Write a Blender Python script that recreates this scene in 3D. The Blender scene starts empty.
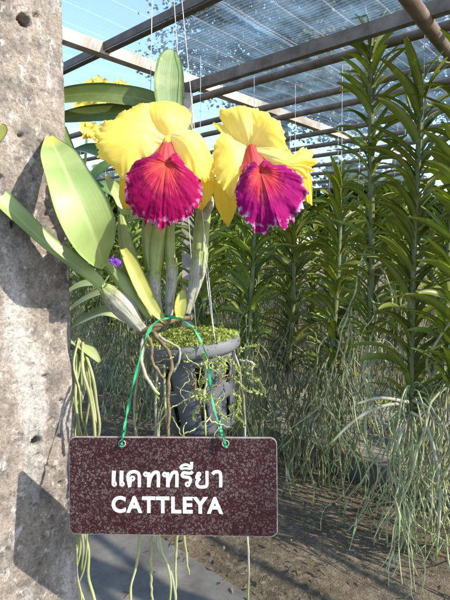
import bpy, math, random
import numpy as np
from mathutils import Vector, noise as mnoise

S = bpy.context.scene
COL = S.collection
R = math.radians

# ------------------------------------------------------------------ camera
F = 461.0; PITCH = R(7.4); CAMZ = 1.4
cam = bpy.data.cameras.new('camera'); camo = bpy.data.objects.new('camera', cam); COL.objects.link(camo)
camo.location = (0, 0, CAMZ); camo.rotation_euler = (R(90) - PITCH, 0, 0)
cam.sensor_fit = 'VERTICAL'; cam.sensor_height = 24.0; cam.lens = 24.0 * F / 600.0
cam.clip_start = 0.02; cam.clip_end = 400
S.camera = camo
# ------------------------------------------------------------------ light
TOSUN = Vector((0.743, -0.337, 0.579)).normalized()
w = bpy.data.worlds.new('World'); S.world = w; w.use_nodes = True
nt = w.node_tree; bg = nt.nodes['Background']
sky = nt.nodes.new('ShaderNodeTexSky'); sky.sky_type = 'NISHITA'; sky.sun_disc = False
sky.sun_elevation = math.asin(TOSUN.z); sky.sun_rotation = math.atan2(TOSUN.x, TOSUN.y)
sky.air_density = 1.0; sky.dust_density = .6; sky.ozone_density = 2.5
nt.links.new(sky.outputs[0], bg.inputs[0]); bg.inputs[1].default_value = 0.13
sl = bpy.data.lights.new('sun', 'SUN'); so = bpy.data.objects.new('sun', sl); COL.objects.link(so)
sl.energy = 2.9; sl.angle = R(0.5); sl.color = (1.0, 0.95, 0.86)
so.rotation_euler = (-TOSUN).to_track_quat('-Z', 'Y').to_euler()
so.location = (3, -2, 6)
vs = S.view_settings; vs.view_transform = 'Standard'; vs.look = 'None'; vs.gamma = 1; vs.use_curve_mapping = False
vs.exposure = 1.75
S.render.engine = 'CYCLES'
cy = S.cycles
cy.use_denoising = True
cy.max_bounces = 7; cy.diffuse_bounces = 3; cy.glossy_bounces = 2; cy.transmission_bounces = 4; cy.transparent_max_bounces = 16
cy.caustics_reflective = False; cy.caustics_refractive = False

# ------------------------------------------------------------------ helpers
CF = np.array([0, math.cos(PITCH), -math.sin(PITCH)]); CU = np.array([0, math.sin(PITCH), math.cos(PITCH)])
CX = np.array([1.0, 0, 0]); CP = np.array([0, 0, CAMZ])
def P(x, y, d):
    """the point that sits d metres from the camera along the ray of one photo pixel"""
    return CP + d * ((x - 225) / F * CX + (300 - y) / F * CU + CF)
D1 = np.array([-.74, .67, 0]); D1 /= np.linalg.norm(D1)
D2 = np.array([-D1[1], D1[0], 0]) * -1          # (.67,.74): the two directions of the shade house grid
def G(a, b, z): return a * D1 + b * D2 + np.array([0, 0, z])

def tag(o, label, cat=None, group=None, kind=None):
    if label: o['label'] = label
    if cat: o['category'] = cat
    if group: o['group'] = group
    if kind: o['kind'] = kind
    return o
def thing(name, label, cat, loc, group=None):
    o = bpy.data.objects.new(name, None); COL.objects.link(o); o.location = Vector(loc); o.empty_display_size = .05
    return tag(o, label, cat, group)

class MB:
    def __init__(s): s.v = []; s.f = []; s.uv = []; s.n = 0
    def add(s, v, f, uv=None):
        v = np.asarray(v, float).reshape(-1, 3)
        s.v.append(v); s.f += [tuple(i + s.n for i in q) for q in f]
        s.uv.append(np.zeros((len(v), 2)) if uv is None else np.asarray(uv, float).reshape(-1, 2))
        s.n += len(v)
    def mesh(s, name, mat, origin=(0, 0, 0), smooth=True):
        me = bpy.data.meshes.new(name)
        v = np.concatenate(s.v) - np.asarray(origin, float); uv = np.concatenate(s.uv)
        me.from_pydata(v.tolist(), [], s.f)
        L = me.uv_layers.new(name='UVMap')
        idx = np.empty(len(me.loops), int); me.loops.foreach_get('vertex_index', idx)
        L.data.foreach_set('uv', uv[idx].astype(np.float32).ravel())
        me.polygons.foreach_set('use_smooth', [smooth] * len(me.polygons))
        if mat: me.materials.append(mat)
        me.update(); return me
    def build(s, name, mat, parent=None, smooth=True, origin=None):
        root = parent
        while root is not None and root.parent is not None: root = root.parent
        og = np.array(root.location) if root is not None else (np.zeros(3) if origin is None else np.asarray(origin, float))
        o = bpy.data.objects.new(name, s.mesh(name, mat, og, smooth)); COL.objects.link(o)
        if parent is not None: o.parent = parent
        else: o.location = Vector(og)
        return o
def link(name, me, parent):
    o = bpy.data.objects.new(name, me); COL.objects.link(o); o.parent = parent; return o

def cr(ctrl, n):
    """catmull-rom through the control points (k, ...) -> (n, ...)"""
    c = np.asarray(ctrl, float); k = len(c)
    if k == 2:
        t = np.linspace(0, 1, n).reshape((-1,) + (1,) * (c.ndim - 1)); return c[0] * (1 - t) + c[1] * t
    e = np.concatenate([[2 * c[0] - c[1]], c, [2 * c[-1] - c[-2]]])
    u = np.linspace(0, k - 1, n); i = np.minimum(u.astype(int), k - 2); t = (u - i).reshape((-1,) + (1,) * (c.ndim - 1))
    a, b, d, g = e[i], e[i + 1], e[i + 2], e[i + 3]
    return .5 * (2 * b + (d - a) * t + (2 * a - 5 * b + 4 * d - g) * t ** 2 + (3 * b - a - 3 * d + g) * t ** 3)

def gridfaces(nu, nv, closed=False, off=0):
    f = []
    for i in range(nu - 1):
        for j in range(nv if closed else nv - 1):
            a = i * nv + j; b = i * nv + (j + 1) % nv
            f.append((off + a, off + b, off + b + nv, off + a + nv))
    return f
def gridnormals(V):
    du = np.gradient(V, axis=0); dv = np.gradient(V, axis=1)
    n = np.cross(du, dv); return n / (np.linalg.norm(n, axis=2, keepdims=True) + 1e-12)

def tube(mb, pts, rad, sides=8, n=None, flat=1.0):
    p = cr(pts, n) if n else np.asarray(pts, float)
    k = len(p); r = np.interp(np.linspace(0, 1, k), np.linspace(0, 1, len(rad)), rad) if np.ndim(rad) else np.full(k, rad)
    t = np.gradient(p, axis=0); t /= np.linalg.norm(t, axis=1, keepdims=True) + 1e-12
    a = np.cross(t[0], [0, 0, 1.0]);
    if np.linalg.norm(a) < .1: a = np.cross(t[0], [0, 1.0, 0])
    a /= np.linalg.norm(a); V = []
    th = np.linspace(0, 2 * np.pi, sides, endpoint=False)
    for i in range(k):
        a = a - t[i] * (a @ t[i]); a /= np.linalg.norm(a) + 1e-12; b = np.cross(t[i], a)
        V.append(p[i] + r[i] * (np.cos(th)[:, None] * a + flat * np.sin(th)[:, None] * b))
    V = np.array(V); uv = np.stack(np.meshgrid(np.linspace(0, 1, k), th / 6.283, indexing='ij'), -1)
    f = gridfaces(k, sides, True) + [tuple(range(sides))[::-1], tuple((k - 1) * sides + j for j in range(sides))]
    mb.add(V, f, uv)

def box(mb, a, b, wdt, hgt, up=(0, 0, 1)):
    """a bar from a to b; wdt across, hgt along up; a, b are on its axis"""
    a, b, up = np.asarray(a, float), np.asarray(b, float), np.asarray(up, float)
    t = (b - a) / np.linalg.norm(b - a); s = np.cross(t, up); s /= np.linalg.norm(s); u = np.cross(s, t)
    v = [p + s * sx * wdt / 2 + u * su * hgt / 2 for p in (a, b) for sx, su in ((-1, -1), (1, -1), (1, 1), (-1, 1))]
    mb.add(v, [(3, 2, 1, 0), (4, 5, 6, 7), (0, 1, 5, 4), (1, 2, 6, 5), (2, 3, 7, 6), (3, 0, 4, 7)])

def blade(mb, pts, wid, nrm, n=24, m=9, fold=.25, thick=.0016, ruf=0, rf=3, seed=0, arc=0.0):
    """a fleshy leaf: centre line pts, half widths wid, nrm the way its upper face looks, fold the keel depth; closed, tapering to its edge"""
    p = cr(pts, n); ws = np.interp(np.linspace(0, 1, n), np.linspace(0, 1, len(wid)), wid) if len(wid) < 4 else cr(np.array(wid)[:, None], n)[:, 0]
    ws = np.maximum(ws, 1e-4)
    t = np.gradient(p, axis=0); t /= np.linalg.norm(t, axis=1, keepdims=True)
    nr = np.asarray(nrm, float); nr = cr(nr, n) if nr.ndim == 2 else np.tile(nr, (n, 1))
    s = np.cross(t, nr); s /= np.linalg.norm(s, axis=1, keepdims=True); u = np.cross(s, t)
    c = np.linspace(-1, 1, m); rng = random.Random(seed); ph = rng.random() * 6
    rows = []
    for i in range(n):
        h = -fold * ws[i] * (1 - np.abs(c)) ** 1.0 * (1.0 - .35 * (1 - np.abs(c))) + arc * ws[i] * (1 - c * c)
        w_ = ruf * np.sin(rf * i / n * 6.28 + ph + np.sign(c) * 1.3) * np.abs(c) ** 2
        rows.append(p[i] + ws[i] * c[:, None] * s[i] + (h + w_)[:, None] * u[i])
    top = np.array(rows); N = gridnormals(top); th = thick * (1 - np.abs(c) ** 3)[None, :, None]
    sg = np.sign((N[n // 2, m // 2] @ u[n // 2])) or 1
    bot = top - N * sg * (th + 1e-5)
    uv = np.stack(np.meshgrid(np.linspace(0, 1, n), np.linspace(0, 1, m), indexing='ij'), -1)
    f = gridfaces(n, m) + [q[::-1] for q in gridfaces(n, m, off=n * m)]
    for i in range(n - 1):
        for j in (0, m - 1):
            q = (i * m + j, (i + 1) * m + j, n * m + (i + 1) * m + j, n * m + i * m + j); f.append(q if j else q[::-1])
    for i in (0, n - 1):
        for j in range(m - 1):
            q = (i * m + j, i * m + j + 1, n * m + i * m + j + 1, n * m + i * m + j); f.append(q[::-1] if i else q)
    mb.add(np.concatenate([top.reshape(-1, 3), bot.reshape(-1, 3)]), f, np.concatenate([uv.reshape(-1, 2)] * 2))

def ruffle(V, amp, fu, fv, edge, seed, jag=0.0):
    """folds that run in from the free margin of a petal sheet V (nu, nv, 3); edge (nu, nv) is 0 inside and 1 on the margin"""
    N = gridnormals(V); nu, nv = edge.shape; out = V.copy()
    for i in range(nu):
        u = i / (nu - 1)
        for j in range(nv):
            e = edge[i, j]; v = 2 * j / (nv - 1) - 1
            if e < .002: continue
            th = math.atan2(v * 1.1, u * 1.4 - .35 + 1e-6) * 2.2          # runs along the margin from one side over the tip to the other
            k = fu / 60
            a = mnoise.noise((th * 1.5 * k, seed * 3.7, e * .35)); b = mnoise.noise((th * 3.6 * k, seed * 9.1, e * .5)); c = mnoise.noise((th * 9 * k, seed * 5.3, e * .8))
            out[i, j] += N[i, j] * (amp * (2.3 * a * e ** .7 + 1.5 * b * e ** 1.2 + .7 * c * e ** 2.2))
            if jag and e > .5:
                cc = V[nu // 2, nv // 2] - V[i, j]; cc = cc / (np.linalg.norm(cc) + 1e-9)
                out[i, j] += cc * jag * (e - .5) * 2 * (.4 + mnoise.noise((th * 11, seed * 2.1, 0)) + .6 * mnoise.noise((th * 26, seed * 2.1, 5)))
    return out

# ------------------------------------------------------------------ materials
def mat(name):
    m = bpy.data.materials.new(name); m.use_nodes = True; n = m.node_tree.nodes; return m, n, m.node_tree.links, n['Principled BSDF'], n['Material Output']
def rgb(c): return (c[0], c[1], c[2], 1)
def mixc(n, l, fac, a, b, mode='MIX'):
    x = n.new('ShaderNodeMix'); x.data_type = 'RGBA'; x.blend_type = mode
    for k, vv in ((0, fac), (6, a), (7, b)):
        if isinstance(vv, (int, float)): x.inputs[k].default_value = vv
        elif isinstance(vv, tuple): x.inputs[k].default_value = rgb(vv)
        else: l.new(vv, x.inputs[k])
    return x.outputs[2]
def ramp(n, l, src, stops, const=False):
    r = n.new('ShaderNodeValToRGB'); e = r.color_ramp.elements
    if const: r.color_ramp.interpolation = 'CONSTANT'
    while len(e) < len(stops): e.new(.5)
    for k, (p_, c) in enumerate(stops):
        e[k].position = p_; e[k].color = rgb(c) if isinstance(c, tuple) else (c, c, c, 1)
    l.new(src, r.inputs[0]); return r.outputs[0]
def noise(n, l, vec, scale, detail=4, rough=.55, dist=0):
    x = n.new('ShaderNodeTexNoise'); x.inputs['Scale'].default_value = scale; x.inputs['Detail'].default_value = detail
    x.inputs['Roughness'].default_value = rough; x.inputs['Distortion'].default_value = dist; l.new(vec, x.inputs['Vector']); return x.outputs[0]
def voro(n, l, vec, scale, feat='F1', out=0, rnd=1):
    x = n.new('ShaderNodeTexVoronoi'); x.feature = feat; x.inputs['Scale'].default_value = scale; x.inputs['Randomness'].default_value = rnd
    l.new(vec, x.inputs['Vector']); return x.outputs[out]
def math_(n, l, op, a, b=0.0):
    x = n.new('ShaderNodeMath'); x.operation = op
    for k, vv in ((0, a), (1, b)):
        if isinstance(vv, (int, float)): x.inputs[k].default_value = vv
        else: l.new(vv, x.inputs[k])
    return x.outputs[0]
def coords(n, kind='Object'): return n.new('ShaderNodeTexCoord').outputs[kind]
def mapping(n, l, vec, scale=(1, 1, 1), rot=(0, 0, 0)):
    x = n.new('ShaderNodeMapping'); x.inputs['Scale'].default_value = scale; x.inputs['Rotation'].default_value = rot; l.new(vec, x.inputs['Vector']); return x.outputs[0]
def bump(n, l, h, bs, strength=.3, dist=.002, prev=None):
    x = n.new('ShaderNodeBump'); x.inputs['Strength'].default_value = strength; x.inputs['Distance'].default_value = dist
    l.new(h, x.inputs['Height'])
    if prev is not None: l.new(prev, x.inputs['Normal'])
    if bs is not None: l.new(x.outputs[0], bs.inputs['Normal'])
    return x.outputs[0]
def sepuv(n, l):
    x = n.new('ShaderNodeSeparateXYZ'); l.new(coords(n, 'UV'), x.inputs[0]); return x.outputs[0], x.outputs[1]
def translucent(m, n, l, bs, out, col, fac, tcol=None):
    t = n.new('ShaderNodeBsdfTranslucent'); mx = n.new('ShaderNodeMixShader'); mx.inputs[0].default_value = fac
    if tcol is not None: col = tcol
    if isinstance(col, tuple): t.inputs[0].default_value = rgb(col)
    else: l.new(col, t.inputs[0])
    l.new(bs.outputs[0], mx.inputs[1]); l.new(t.outputs[0], mx.inputs[2]); l.new(mx.outputs[0], out.inputs[0])

def leafmat(name, c1, c2, rough=.45, trans=.25, scale=25, rib=None, tipc=None, perobj=.0, streak=40, spec=.4, lo=.62):
    m, n, l, bs, out = mat(name)
    u, v = sepuv(n, l); oc = coords(n)
    col = mixc(n, l, ramp(n, l, noise(n, l, oc, scale), [(.3, 0.), (.7, 1.)]), c1, c2)
    st = n.new('ShaderNodeCombineXYZ'); l.new(math_(n, l, 'MULTIPLY', u, 2.0), st.inputs[0]); l.new(math_(n, l, 'MULTIPLY', v, streak), st.inputs[1])
    sn = noise(n, l, st.outputs[0], 1.0, 3)
    col = mixc(n, l, .5, col, ramp(n, l, sn, [(.3, lo), (.7, 1.)]), 'MULTIPLY')
    if rib:
        d = math_(n, l, 'ABSOLUTE', math_(n, l, 'SUBTRACT', v, .5))
        col = mixc(n, l, ramp(n, l, d, [(0., .55), (.07, 0.)]), col, rib)
    if tipc: col = mixc(n, l, ramp(n, l, math_(n, l, 'ADD', u, math_(n, l, 'MULTIPLY', math_(n, l, 'SUBTRACT', sn, .5), .12)), [(.9, 0.), (1., .9)]), col, tipc)
    if 'cattleya' in name or 'strap' in name:
        col = mixc(n, l, ramp(n, l, noise(n, l, oc, 110, 4), [(.64, 0.), (.72, .7)]), col, (.27, .23, .08))
        col = mixc(n, l, ramp(n, l, noise(n, l, oc, 16, 4, .6), [(.52, 0.), (.74, .6)]), col, (.30, .33, .15))
    if 'aerial_root' in name:
        col = mixc(n, l, ramp(n, l, noise(n, l, oc, 7, 3), [(.52, 0.), (.62, .8)]), col, (.15, .11, .06))
        col = mixc(n, l, ramp(n, l, noise(n, l, oc, 6, 2), [(.58, 0.), (.70, .8)]), col, (.38, .37, .27))
        col = mixc(n, l, ramp(n, l, u, [(.86, 0.), (.97, .8)]), col, (.20, .27, .05))
    if name == 'vanda_leaf':
        col = mixc(n, l, ramp(n, l, noise(n, l, oc, 4.5, 2), [(.60, 0.), (.72, .8)]), col, (.30, .27, .05))
        col = mixc(n, l, ramp(n, l, noise(n, l, oc, 60, 3), [(.66, 0.), (.74, .8)]), col, (.16, .11, .05))
    if perobj:
        oi = n.new('ShaderNodeObjectInfo'); hs = n.new('ShaderNodeHueSaturation')
        l.new(math_(n, l, 'ADD', math_(n, l, 'MULTIPLY', oi.outputs['Random'], perobj), 1 - perobj / 2), hs.inputs['Value'])
        l.new(math_(n, l, 'ADD', math_(n, l, 'MULTIPLY', oi.outputs['Random'], .03), .485), hs.inputs['Hue']); l.new(col, hs.inputs['Color']); col = hs.outputs[0]
    l.new(col, bs.inputs['Base Color']); bs.inputs['Roughness'].default_value = rough; bs.inputs['Specular IOR Level'].default_value = spec
    bump(n, l, sn, bs, .12, .002)
    if trans: translucent(m, n, l, bs, out, mixc(n, l, 1.0, col, (1.3, 1.35, .5), 'MULTIPLY'), trans)
    return m
M = {}
M['cleaf'] = leafmat('cattleya_leaf_skin', (.185, .255, .068), (.265, .33, .108), .5, .0, 22, rib=(.36, .40, .18), tipc=(.5, .42, .05), streak=20, spec=.5, lo=.86)
M['cleaf_green'] = leafmat('cattleya_green_leaf', (.07, .12, .028), (.105, .165, .042), .5, .0, 18, rib=(.14, .2, .065), streak=20, spec=.3, lo=.85)
M['cleaf_glow'] = leafmat('translucent_strap_leaf', (.13, .19, .04), (.19, .25, .06), .42, .3, 18, rib=(.28, .33, .1), streak=20, lo=.8)
M['cleaf_dark'] = leafmat('shaded_leaf', (.07, .13, .03), (.10, .18, .045), .42, .1, 18, rib=(.14, .2, .06), streak=26)  # darker leaf copy with the shade put into its green
M['yleaf'] = leafmat('yellowing_sheath', (.30, .31, .06), (.44, .41, .09), .5, .2, 30, tipc=(.3, .16, .05), streak=18)
M['bulb'] = leafmat('pseudobulb_green', (.19, .24, .06), (.29, .32, .10), .5, 0, 40, streak=14)
M['sheath'] = leafmat('papery_sheath', (.27, .265, .19), (.43, .42, .33), .8, 0, 60, streak=26, spec=.15, lo=.5)
M['vleaf'] = leafmat('vanda_leaf', (.22, .285, .034), (.33, .375, .075), .34, .44, 9, rib=(.2, .27, .08), perobj=.3, streak=16, spec=.45)
M['pleaf'] = leafmat('pale_leaf', (.30, .35, .13), (.38, .42, .2), .45, .2, 18, streak=16)
M['vstem'] = leafmat('vanda_stem', (.10, .125, .03), (.18, .185, .075), .7, 0, 30, perobj=.3)
M['root'] = leafmat('aerial_root', (.25, .27, .115), (.43, .425, .25), .75, 0, 14, perobj=.4, spec=.2)
M['rootdim'] = leafmat('shaded_aerial_root', (.11, .125, .045), (.25, .25, .13), .75, 0, 10, perobj=.4, spec=.2)  # darker copy of the root skin, shade put into its colour
M['rootpale'] = leafmat('pale_aerial_root', (.27, .26, .16), (.46, .44, .33), .75, 0, 30, spec=.2)
M['rootgreen'] = leafmat('green_aerial_root', (.28, .32, .11), (.42, .41, .22), .65, 0, 18, spec=.2)
M['rootbrown'] = leafmat('brown_root', (.085, .06, .03), (.22, .17, .09), .85, 0, 90, spec=.2)
M['moss'] = leafmat('moss', (.22, .27, .055), (.38, .40, .12), .8, .25, 60, spec=.1)
M['mossbase'] = leafmat('moss_bed', (.10, .10, .03), (.2, .17, .06), .95, 0, 120, spec=.1)
M['weed'] = leafmat('weed_leaf', (.34, .42, .11), (.46, .50, .18), .6, .3, 60, spec=.2)
M['treeleaf'] = leafmat('tree_leaf', (.12, .10, .062), (.20, .17, .11), .6, .25, 1.2, perobj=.3, spec=.2)
M['hedgeleaf'] = leafmat('hedge_leaf', (.10, .16, .03), (.22, .27, .06), .5, .35, .8, perobj=.4, spec=.3)
M['bark'] = leafmat('tree_bark', (.10, .08, .06), (.17, .14, .11), .9, 0, 6, spec=.1)
M['litterleaf'] = leafmat('dry_leaf', (.09, .065, .04), (.26, .19, .11), .8, .1, 6, perobj=0, spec=.15)

def sheathmat():
    m, n, l, bs, out = mat('stained_papery_sheath'); u, v = sepuv(n, l); oc = coords(n)
    st = n.new('ShaderNodeCombineXYZ'); l.new(math_(n, l, 'MULTIPLY', u, 3), st.inputs[0]); l.new(math_(n, l, 'MULTIPLY', v, 24), st.inputs[1])
    sn = noise(n, l, st.outputs[0], 1, 4); nz = noise(n, l, oc, 70, 5, .65)
    col = mixc(n, l, ramp(n, l, sn, [(.32, 0.), (.66, 1.)]), (.20, .19, .13), (.40, .385, .31))
    g = math_(n, l, 'ADD', u, math_(n, l, 'MULTIPLY', math_(n, l, 'SUBTRACT', sn, .5), .9))
    col = mixc(n, l, ramp(n, l, g, [(.12, .95), (.30, 0.)]), col, (.24, .28, .085))
    col = mixc(n, l, ramp(n, l, nz, [(.5, 0.), (.64, .75)]), col, (.13, .11, .075))
    l.new(col, bs.inputs['Base Color']); bs.inputs['Roughness'].default_value = .85; bs.inputs['Specular IOR Level'].default_value = .15
    b1 = bump(n, l, sn, None, .5, .0025); bump(n, l, nz, bs, .4, .0012, b1); return m
M['sheath'] = sheathmat()
def petalmat(name, c_edge, c_base, c_dark, tf=.42):
    m, n, l, bs, out = mat(name); u, v = sepuv(n, l)
    st = n.new('ShaderNodeCombineXYZ'); l.new(math_(n, l, 'MULTIPLY', u, 2.2), st.inputs[0]); l.new(math_(n, l, 'MULTIPLY', v, 36), st.inputs[1])
    sn = noise(n, l, st.outputs[0], 1.0, 3)
    col = mixc(n, l, ramp(n, l, u, [(0., 0.), (.45, 1.)]), c_base, c_edge)
    col = mixc(n, l, ramp(n, l, sn, [(.35, .55), (.6, 0.)]), col, c_dark)
    col = mixc(n, l, ramp(n, l, noise(n, l, coords(n), 55, 4), [(.5, 0.), (.75, .25)]), col, c_dark)
    l.new(col, bs.inputs['Base Color']); bs.inputs['Roughness'].default_value = .5; bs.inputs['Specular IOR Level'].default_value = .25
    bs.inputs['Sheen Weight'].default_value = .08
    b1 = bump(n, l, sn, None, .25, .0015); bump(n, l, noise(n, l, coords(n), 320, 3), bs, .1, .0006, b1)
    translucent(m, n, l, bs, out, col, tf); return m
M['petal'] = petalmat('yellow_petal', (.96, .775, .155), (.96, .86, .42), (.94, .69, .08), .5)
M['sepal'] = petalmat('orange_yellow_sepal', (.90, .60, .05), (.90, .68, .12), (.86, .50, .03), .5)
def lipmat(name, edge, rim):
    m, n, l, bs, out = mat(name); u, v = sepuv(n, l)
    oc = coords(n)
    nz = noise(n, l, oc, 90, 4)
    uu = math_(n, l, 'ADD', u, math_(n, l, 'MULTIPLY', math_(n, l, 'SUBTRACT', nz, .5), .35))
    col = ramp(n, l, uu, [(.0, (.50, .05, .04)), (.12, (.44, .024, .042)), (.32, (.33, .004, .05)), (.58, edge), (1., edge)])
    st = n.new('ShaderNodeCombineXYZ'); l.new(math_(n, l, 'MULTIPLY', u, 1.5), st.inputs[0]); l.new(math_(n, l, 'MULTIPLY', v, 95), st.inputs[1])
    sn = noise(n, l, st.outputs[0], 1.0, 3, .55, .9)
    vein = math_(n, l, 'MULTIPLY', ramp(n, l, sn, [(.50, 0.), (.60, 1.)]), ramp(n, l, uu, [(.05, .9), (.35, .75), (.62, 0.)]))
    col = mixc(n, l, math_(n, l, 'MULTIPLY', vein, .55), col, (.74, .20, .06))
    dk = math_(n, l, 'MULTIPLY', ramp(n, l, sn, [(.38, 1.), (.47, 0.)]), ramp(n, l, uu, [(.3, 0.), (.5, .35)]))
    col = mixc(n, l, dk, col, tuple(x * .55 for x in edge))
    fr = math_(n, l, 'MULTIPLY', ramp(n, l, uu, [(.86, 0.), (1., 1.)]), ramp(n, l, noise(n, l, oc, 140, 3), [(.48, 0.), (.62, 1.)]))
    col = mixc(n, l, fr, col, rim)
    l.new(col, bs.inputs['Base Color']); bs.inputs['Roughness'].default_value = .7; bs.inputs['Specular IOR Level'].default_value = .08
    bs.inputs['Sheen Weight'].default_value = .03
    b1 = bump(n, l, sn, None, .35, .002); bump(n, l, nz, bs, .2, .001, b1)
    translucent(m, n, l, bs, out, col, .22); return m
M['lip'] = lipmat('magenta_lip', (.25, .001, .055), (.58, .2, .38))
M['lip2'] = lipmat('purple_edged_lip', (.25, .002, .095), (.62, .42, .6))
m, n, l, bs, out = mat('coral_lip_tube'); u, v = sepuv(n, l)
st = n.new('ShaderNodeCombineXYZ'); l.new(math_(n, l, 'MULTIPLY', u, 2), st.inputs[0]); l.new(math_(n, l, 'MULTIPLY', v, 20), st.inputs[1])
sn = noise(n, l, st.outputs[0], 1, 3)
l.new(mixc(n, l, sn, (.60, .035, .05), (.58, .075, .06)), bs.inputs['Base Color']); bs.inputs['Roughness'].default_value = .5; bump(n, l, sn, bs, .2, .001)
translucent(m, n, l, bs, out, (.8, .08, .07), .3); M['tube'] = m
m, n, l, bs, out = mat('purple_petal'); bs.inputs['Base Color'].default_value = (.16, .04, .34, 1); bs.inputs['Roughness'].default_value = .6; M['purple'] = m
m, n, l, bs, out = mat('far_yellow_petal'); l.new(mixc(n, l, noise(n, l, coords(n), 60), (.90, .76, .20), (.85, .62, .07)), bs.inputs['Base Color'])
translucent(m, n, l, bs, out, (.9, .72, .12), .4); M['farpetal'] = m

# concrete
m, n, l, bs, out = mat('weathered_concrete'); oc = coords(n)
big = noise(n, l, oc, 7, 5, .6); mid = noise(n, l, oc, 38, 6, .65); fine = noise(n, l, oc, 260, 4, .6)
col = mixc(n, l, ramp(n, l, big, [(.32, 0.), (.68, 1.)]), (.18, .148, .12), (.31, .258, .21))
col = mixc(n, l, ramp(n, l, mid, [(.38, .75), (.56, 0.)]), col, (.095, .085, .078))
col = mixc(n, l, ramp(n, l, noise(n, l, mapping(n, l, oc, (1, 1, .25)), 22, 5, .6), [(.52, 0.), (.66, .7)]), col, (.42, .39, .35))
col = mixc(n, l, ramp(n, l, noise(n, l, mapping(n, l, oc, (1, 1, .16)), 9, 6, .7, .4), [(.52, 0.), (.68, .6)]), col, (.12, .102, .085))
vd = voro(n, l, oc, 120); col = mixc(n, l, ramp(n, l, vd, [(.06, .5), (.2, 0.)]), col, (.16, .14, .125))
col = mixc(n, l, ramp(n, l, noise(n, l, oc, 95, 6, .75), [(.57, 0.), (.64, .6)]), col, (.085, .072, .06))
col = mixc(n, l, ramp(n, l, noise(n, l, mapping(n, l, oc, (1.1, 1.1, .8)), 70, 6, .7), [(.56, 0.), (.64, .65)]), col, (.47, .44, .405))
col = mixc(n, l, .6, col, ramp(n, l, fine, [(.32, .45), (.62, 1.2)]), 'MULTIPLY')
l.new(col, bs.inputs['Base Color']); bs.inputs['Roughness'].default_value = .95; bs.inputs['Specular IOR Level'].default_value = .15
sp = noise(n, l, oc, 150, 5, .7)
b1 = bump(n, l, mid, None, .5, .004); b2 = bump(n, l, sp, None, .7, .0035, b1); bump(n, l, fine, bs, .6, .0018, b2)
M['concrete'] = m
def simplenoise(name, c1, c2, scale=12, rough=.8, bs_=.3, bd=.004, metal=0, spec=.3, c3=None):
    m, n, l, bs, out = mat(name); oc = coords(n); nz = noise(n, l, oc, scale, 6, .65)
    col = mixc(n, l, ramp(n, l, nz, [(.35, 0.), (.65, 1.)]), c1, c2)
    if c3: col = mixc(n, l, ramp(n, l, noise(n, l, oc, scale * .3, 5, .6), [(.52, 0.), (.68, .85)]), col, c3)
    l.new(col, bs.inputs['Base Color']); bs.inputs['Roughness'].default_value = rough; bs.inputs['Metallic'].default_value = metal
    bs.inputs['Specular IOR Level'].default_value = spec
    bump(n, l, noise(n, l, oc, scale * 5, 5, .6), bs, bs_, bd); return m
M['beam'] = simplenoise('weathered_beam', (.115, .092, .072), (.20, .168, .138), 14, .9, .4, .004, c3=(.27, .24, .21))
M['longbeam'] = simplenoise('pale_concrete_beam', (.34, .29, .24), (.50, .45, .39), 9, .9, .5, .004, c3=(.22, .18, .15))
M['pipe'] = simplenoise('rusty_pipe', (.115, .075, .05), (.19, .14, .105), 18, .7, .3, .002, spec=.4, c3=(.22, .20, .18))
M['steel'] = simplenoise('dark_steel', (.075, .055, .042), (.135, .108, .088), 20, .6, .2, .002, spec=.4)
M['flange'] = simplenoise('grey_steel', (.22, .25, .26), (.32, .34, .35), 20, .6, .2, .002, spec=.4)
M['pot'] = simplenoise('grey_plastic', (.065, .070, .078), (.105, .110, .118), 24, .65, .2, .0008, spec=.3, c3=(.15, .15, .135))
M['wire'] = simplenoise('galvanised_wire', (.42, .42, .40), (.62, .62, .58), 40, .5, .1, .0005)
M['ribbon'] = simplenoise('green_raffia', (.008, .19, .07), (.02, .30, .11), 60, .4, .4, .001, spec=.5)
M['white'] = simplenoise('white_paint', (.82, .82, .80), (.74, .74, .73), 90, .6, .1, .0003)
M['rock'] = simplenoise('grey_stone', (.24, .23, .22), (.42, .40, .38), 14, .95, .6, .006)

# soil / paths
m, n, l, bs, out = mat('soil'); oc = coords(n)
a = noise(n, l, oc, 2.2, 6, .6); b = noise(n, l, oc, 26, 7, .7); c = noise(n, l, oc, 140, 4, .6)
col = mixc(n, l, ramp(n, l, a, [(.35, 0.), (.65, 1.)]), (.11, .082, .052), (.215, .168, .112))
col = mixc(n, l, ramp(n, l, b, [(.48, 0.), (.7, .8)]), col, (.35, .29, .20))  # pale blotches put patches of sunlight into the soil colour
col = mixc(n, l, ramp(n, l, c, [(.35, .7), (.5, 0.)]), col, (.06, .045, .03))
l.new(col, bs.inputs['Base Color']); bs.inputs['Roughness'].default_value = 1; bs.inputs['Specular IOR Level'].default_value = .1
b1 = bump(n, l, b, None, .8, .03); bump(n, l, c, bs, .7, .008, b1); M['soil'] = m
M['path'] = simplenoise('worn_concrete_paving', (.10, .09, .078), (.17, .155, .13), 7, .95, .5, .004, spec=.15, c3=(.07, .06, .048))
M['farpath'] = simplenoise('dusty_paving', (.20, .175, .14), (.31, .275, .22), 6, .95, .5, .004, spec=.15, c3=(.13, .11, .08))
M['kerb'] = simplenoise('kerb_concrete', (.10, .085, .07), (.19, .165, .14), 12, .95, .5, .005, spec=.15, c3=(.12, .1, .085))

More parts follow.
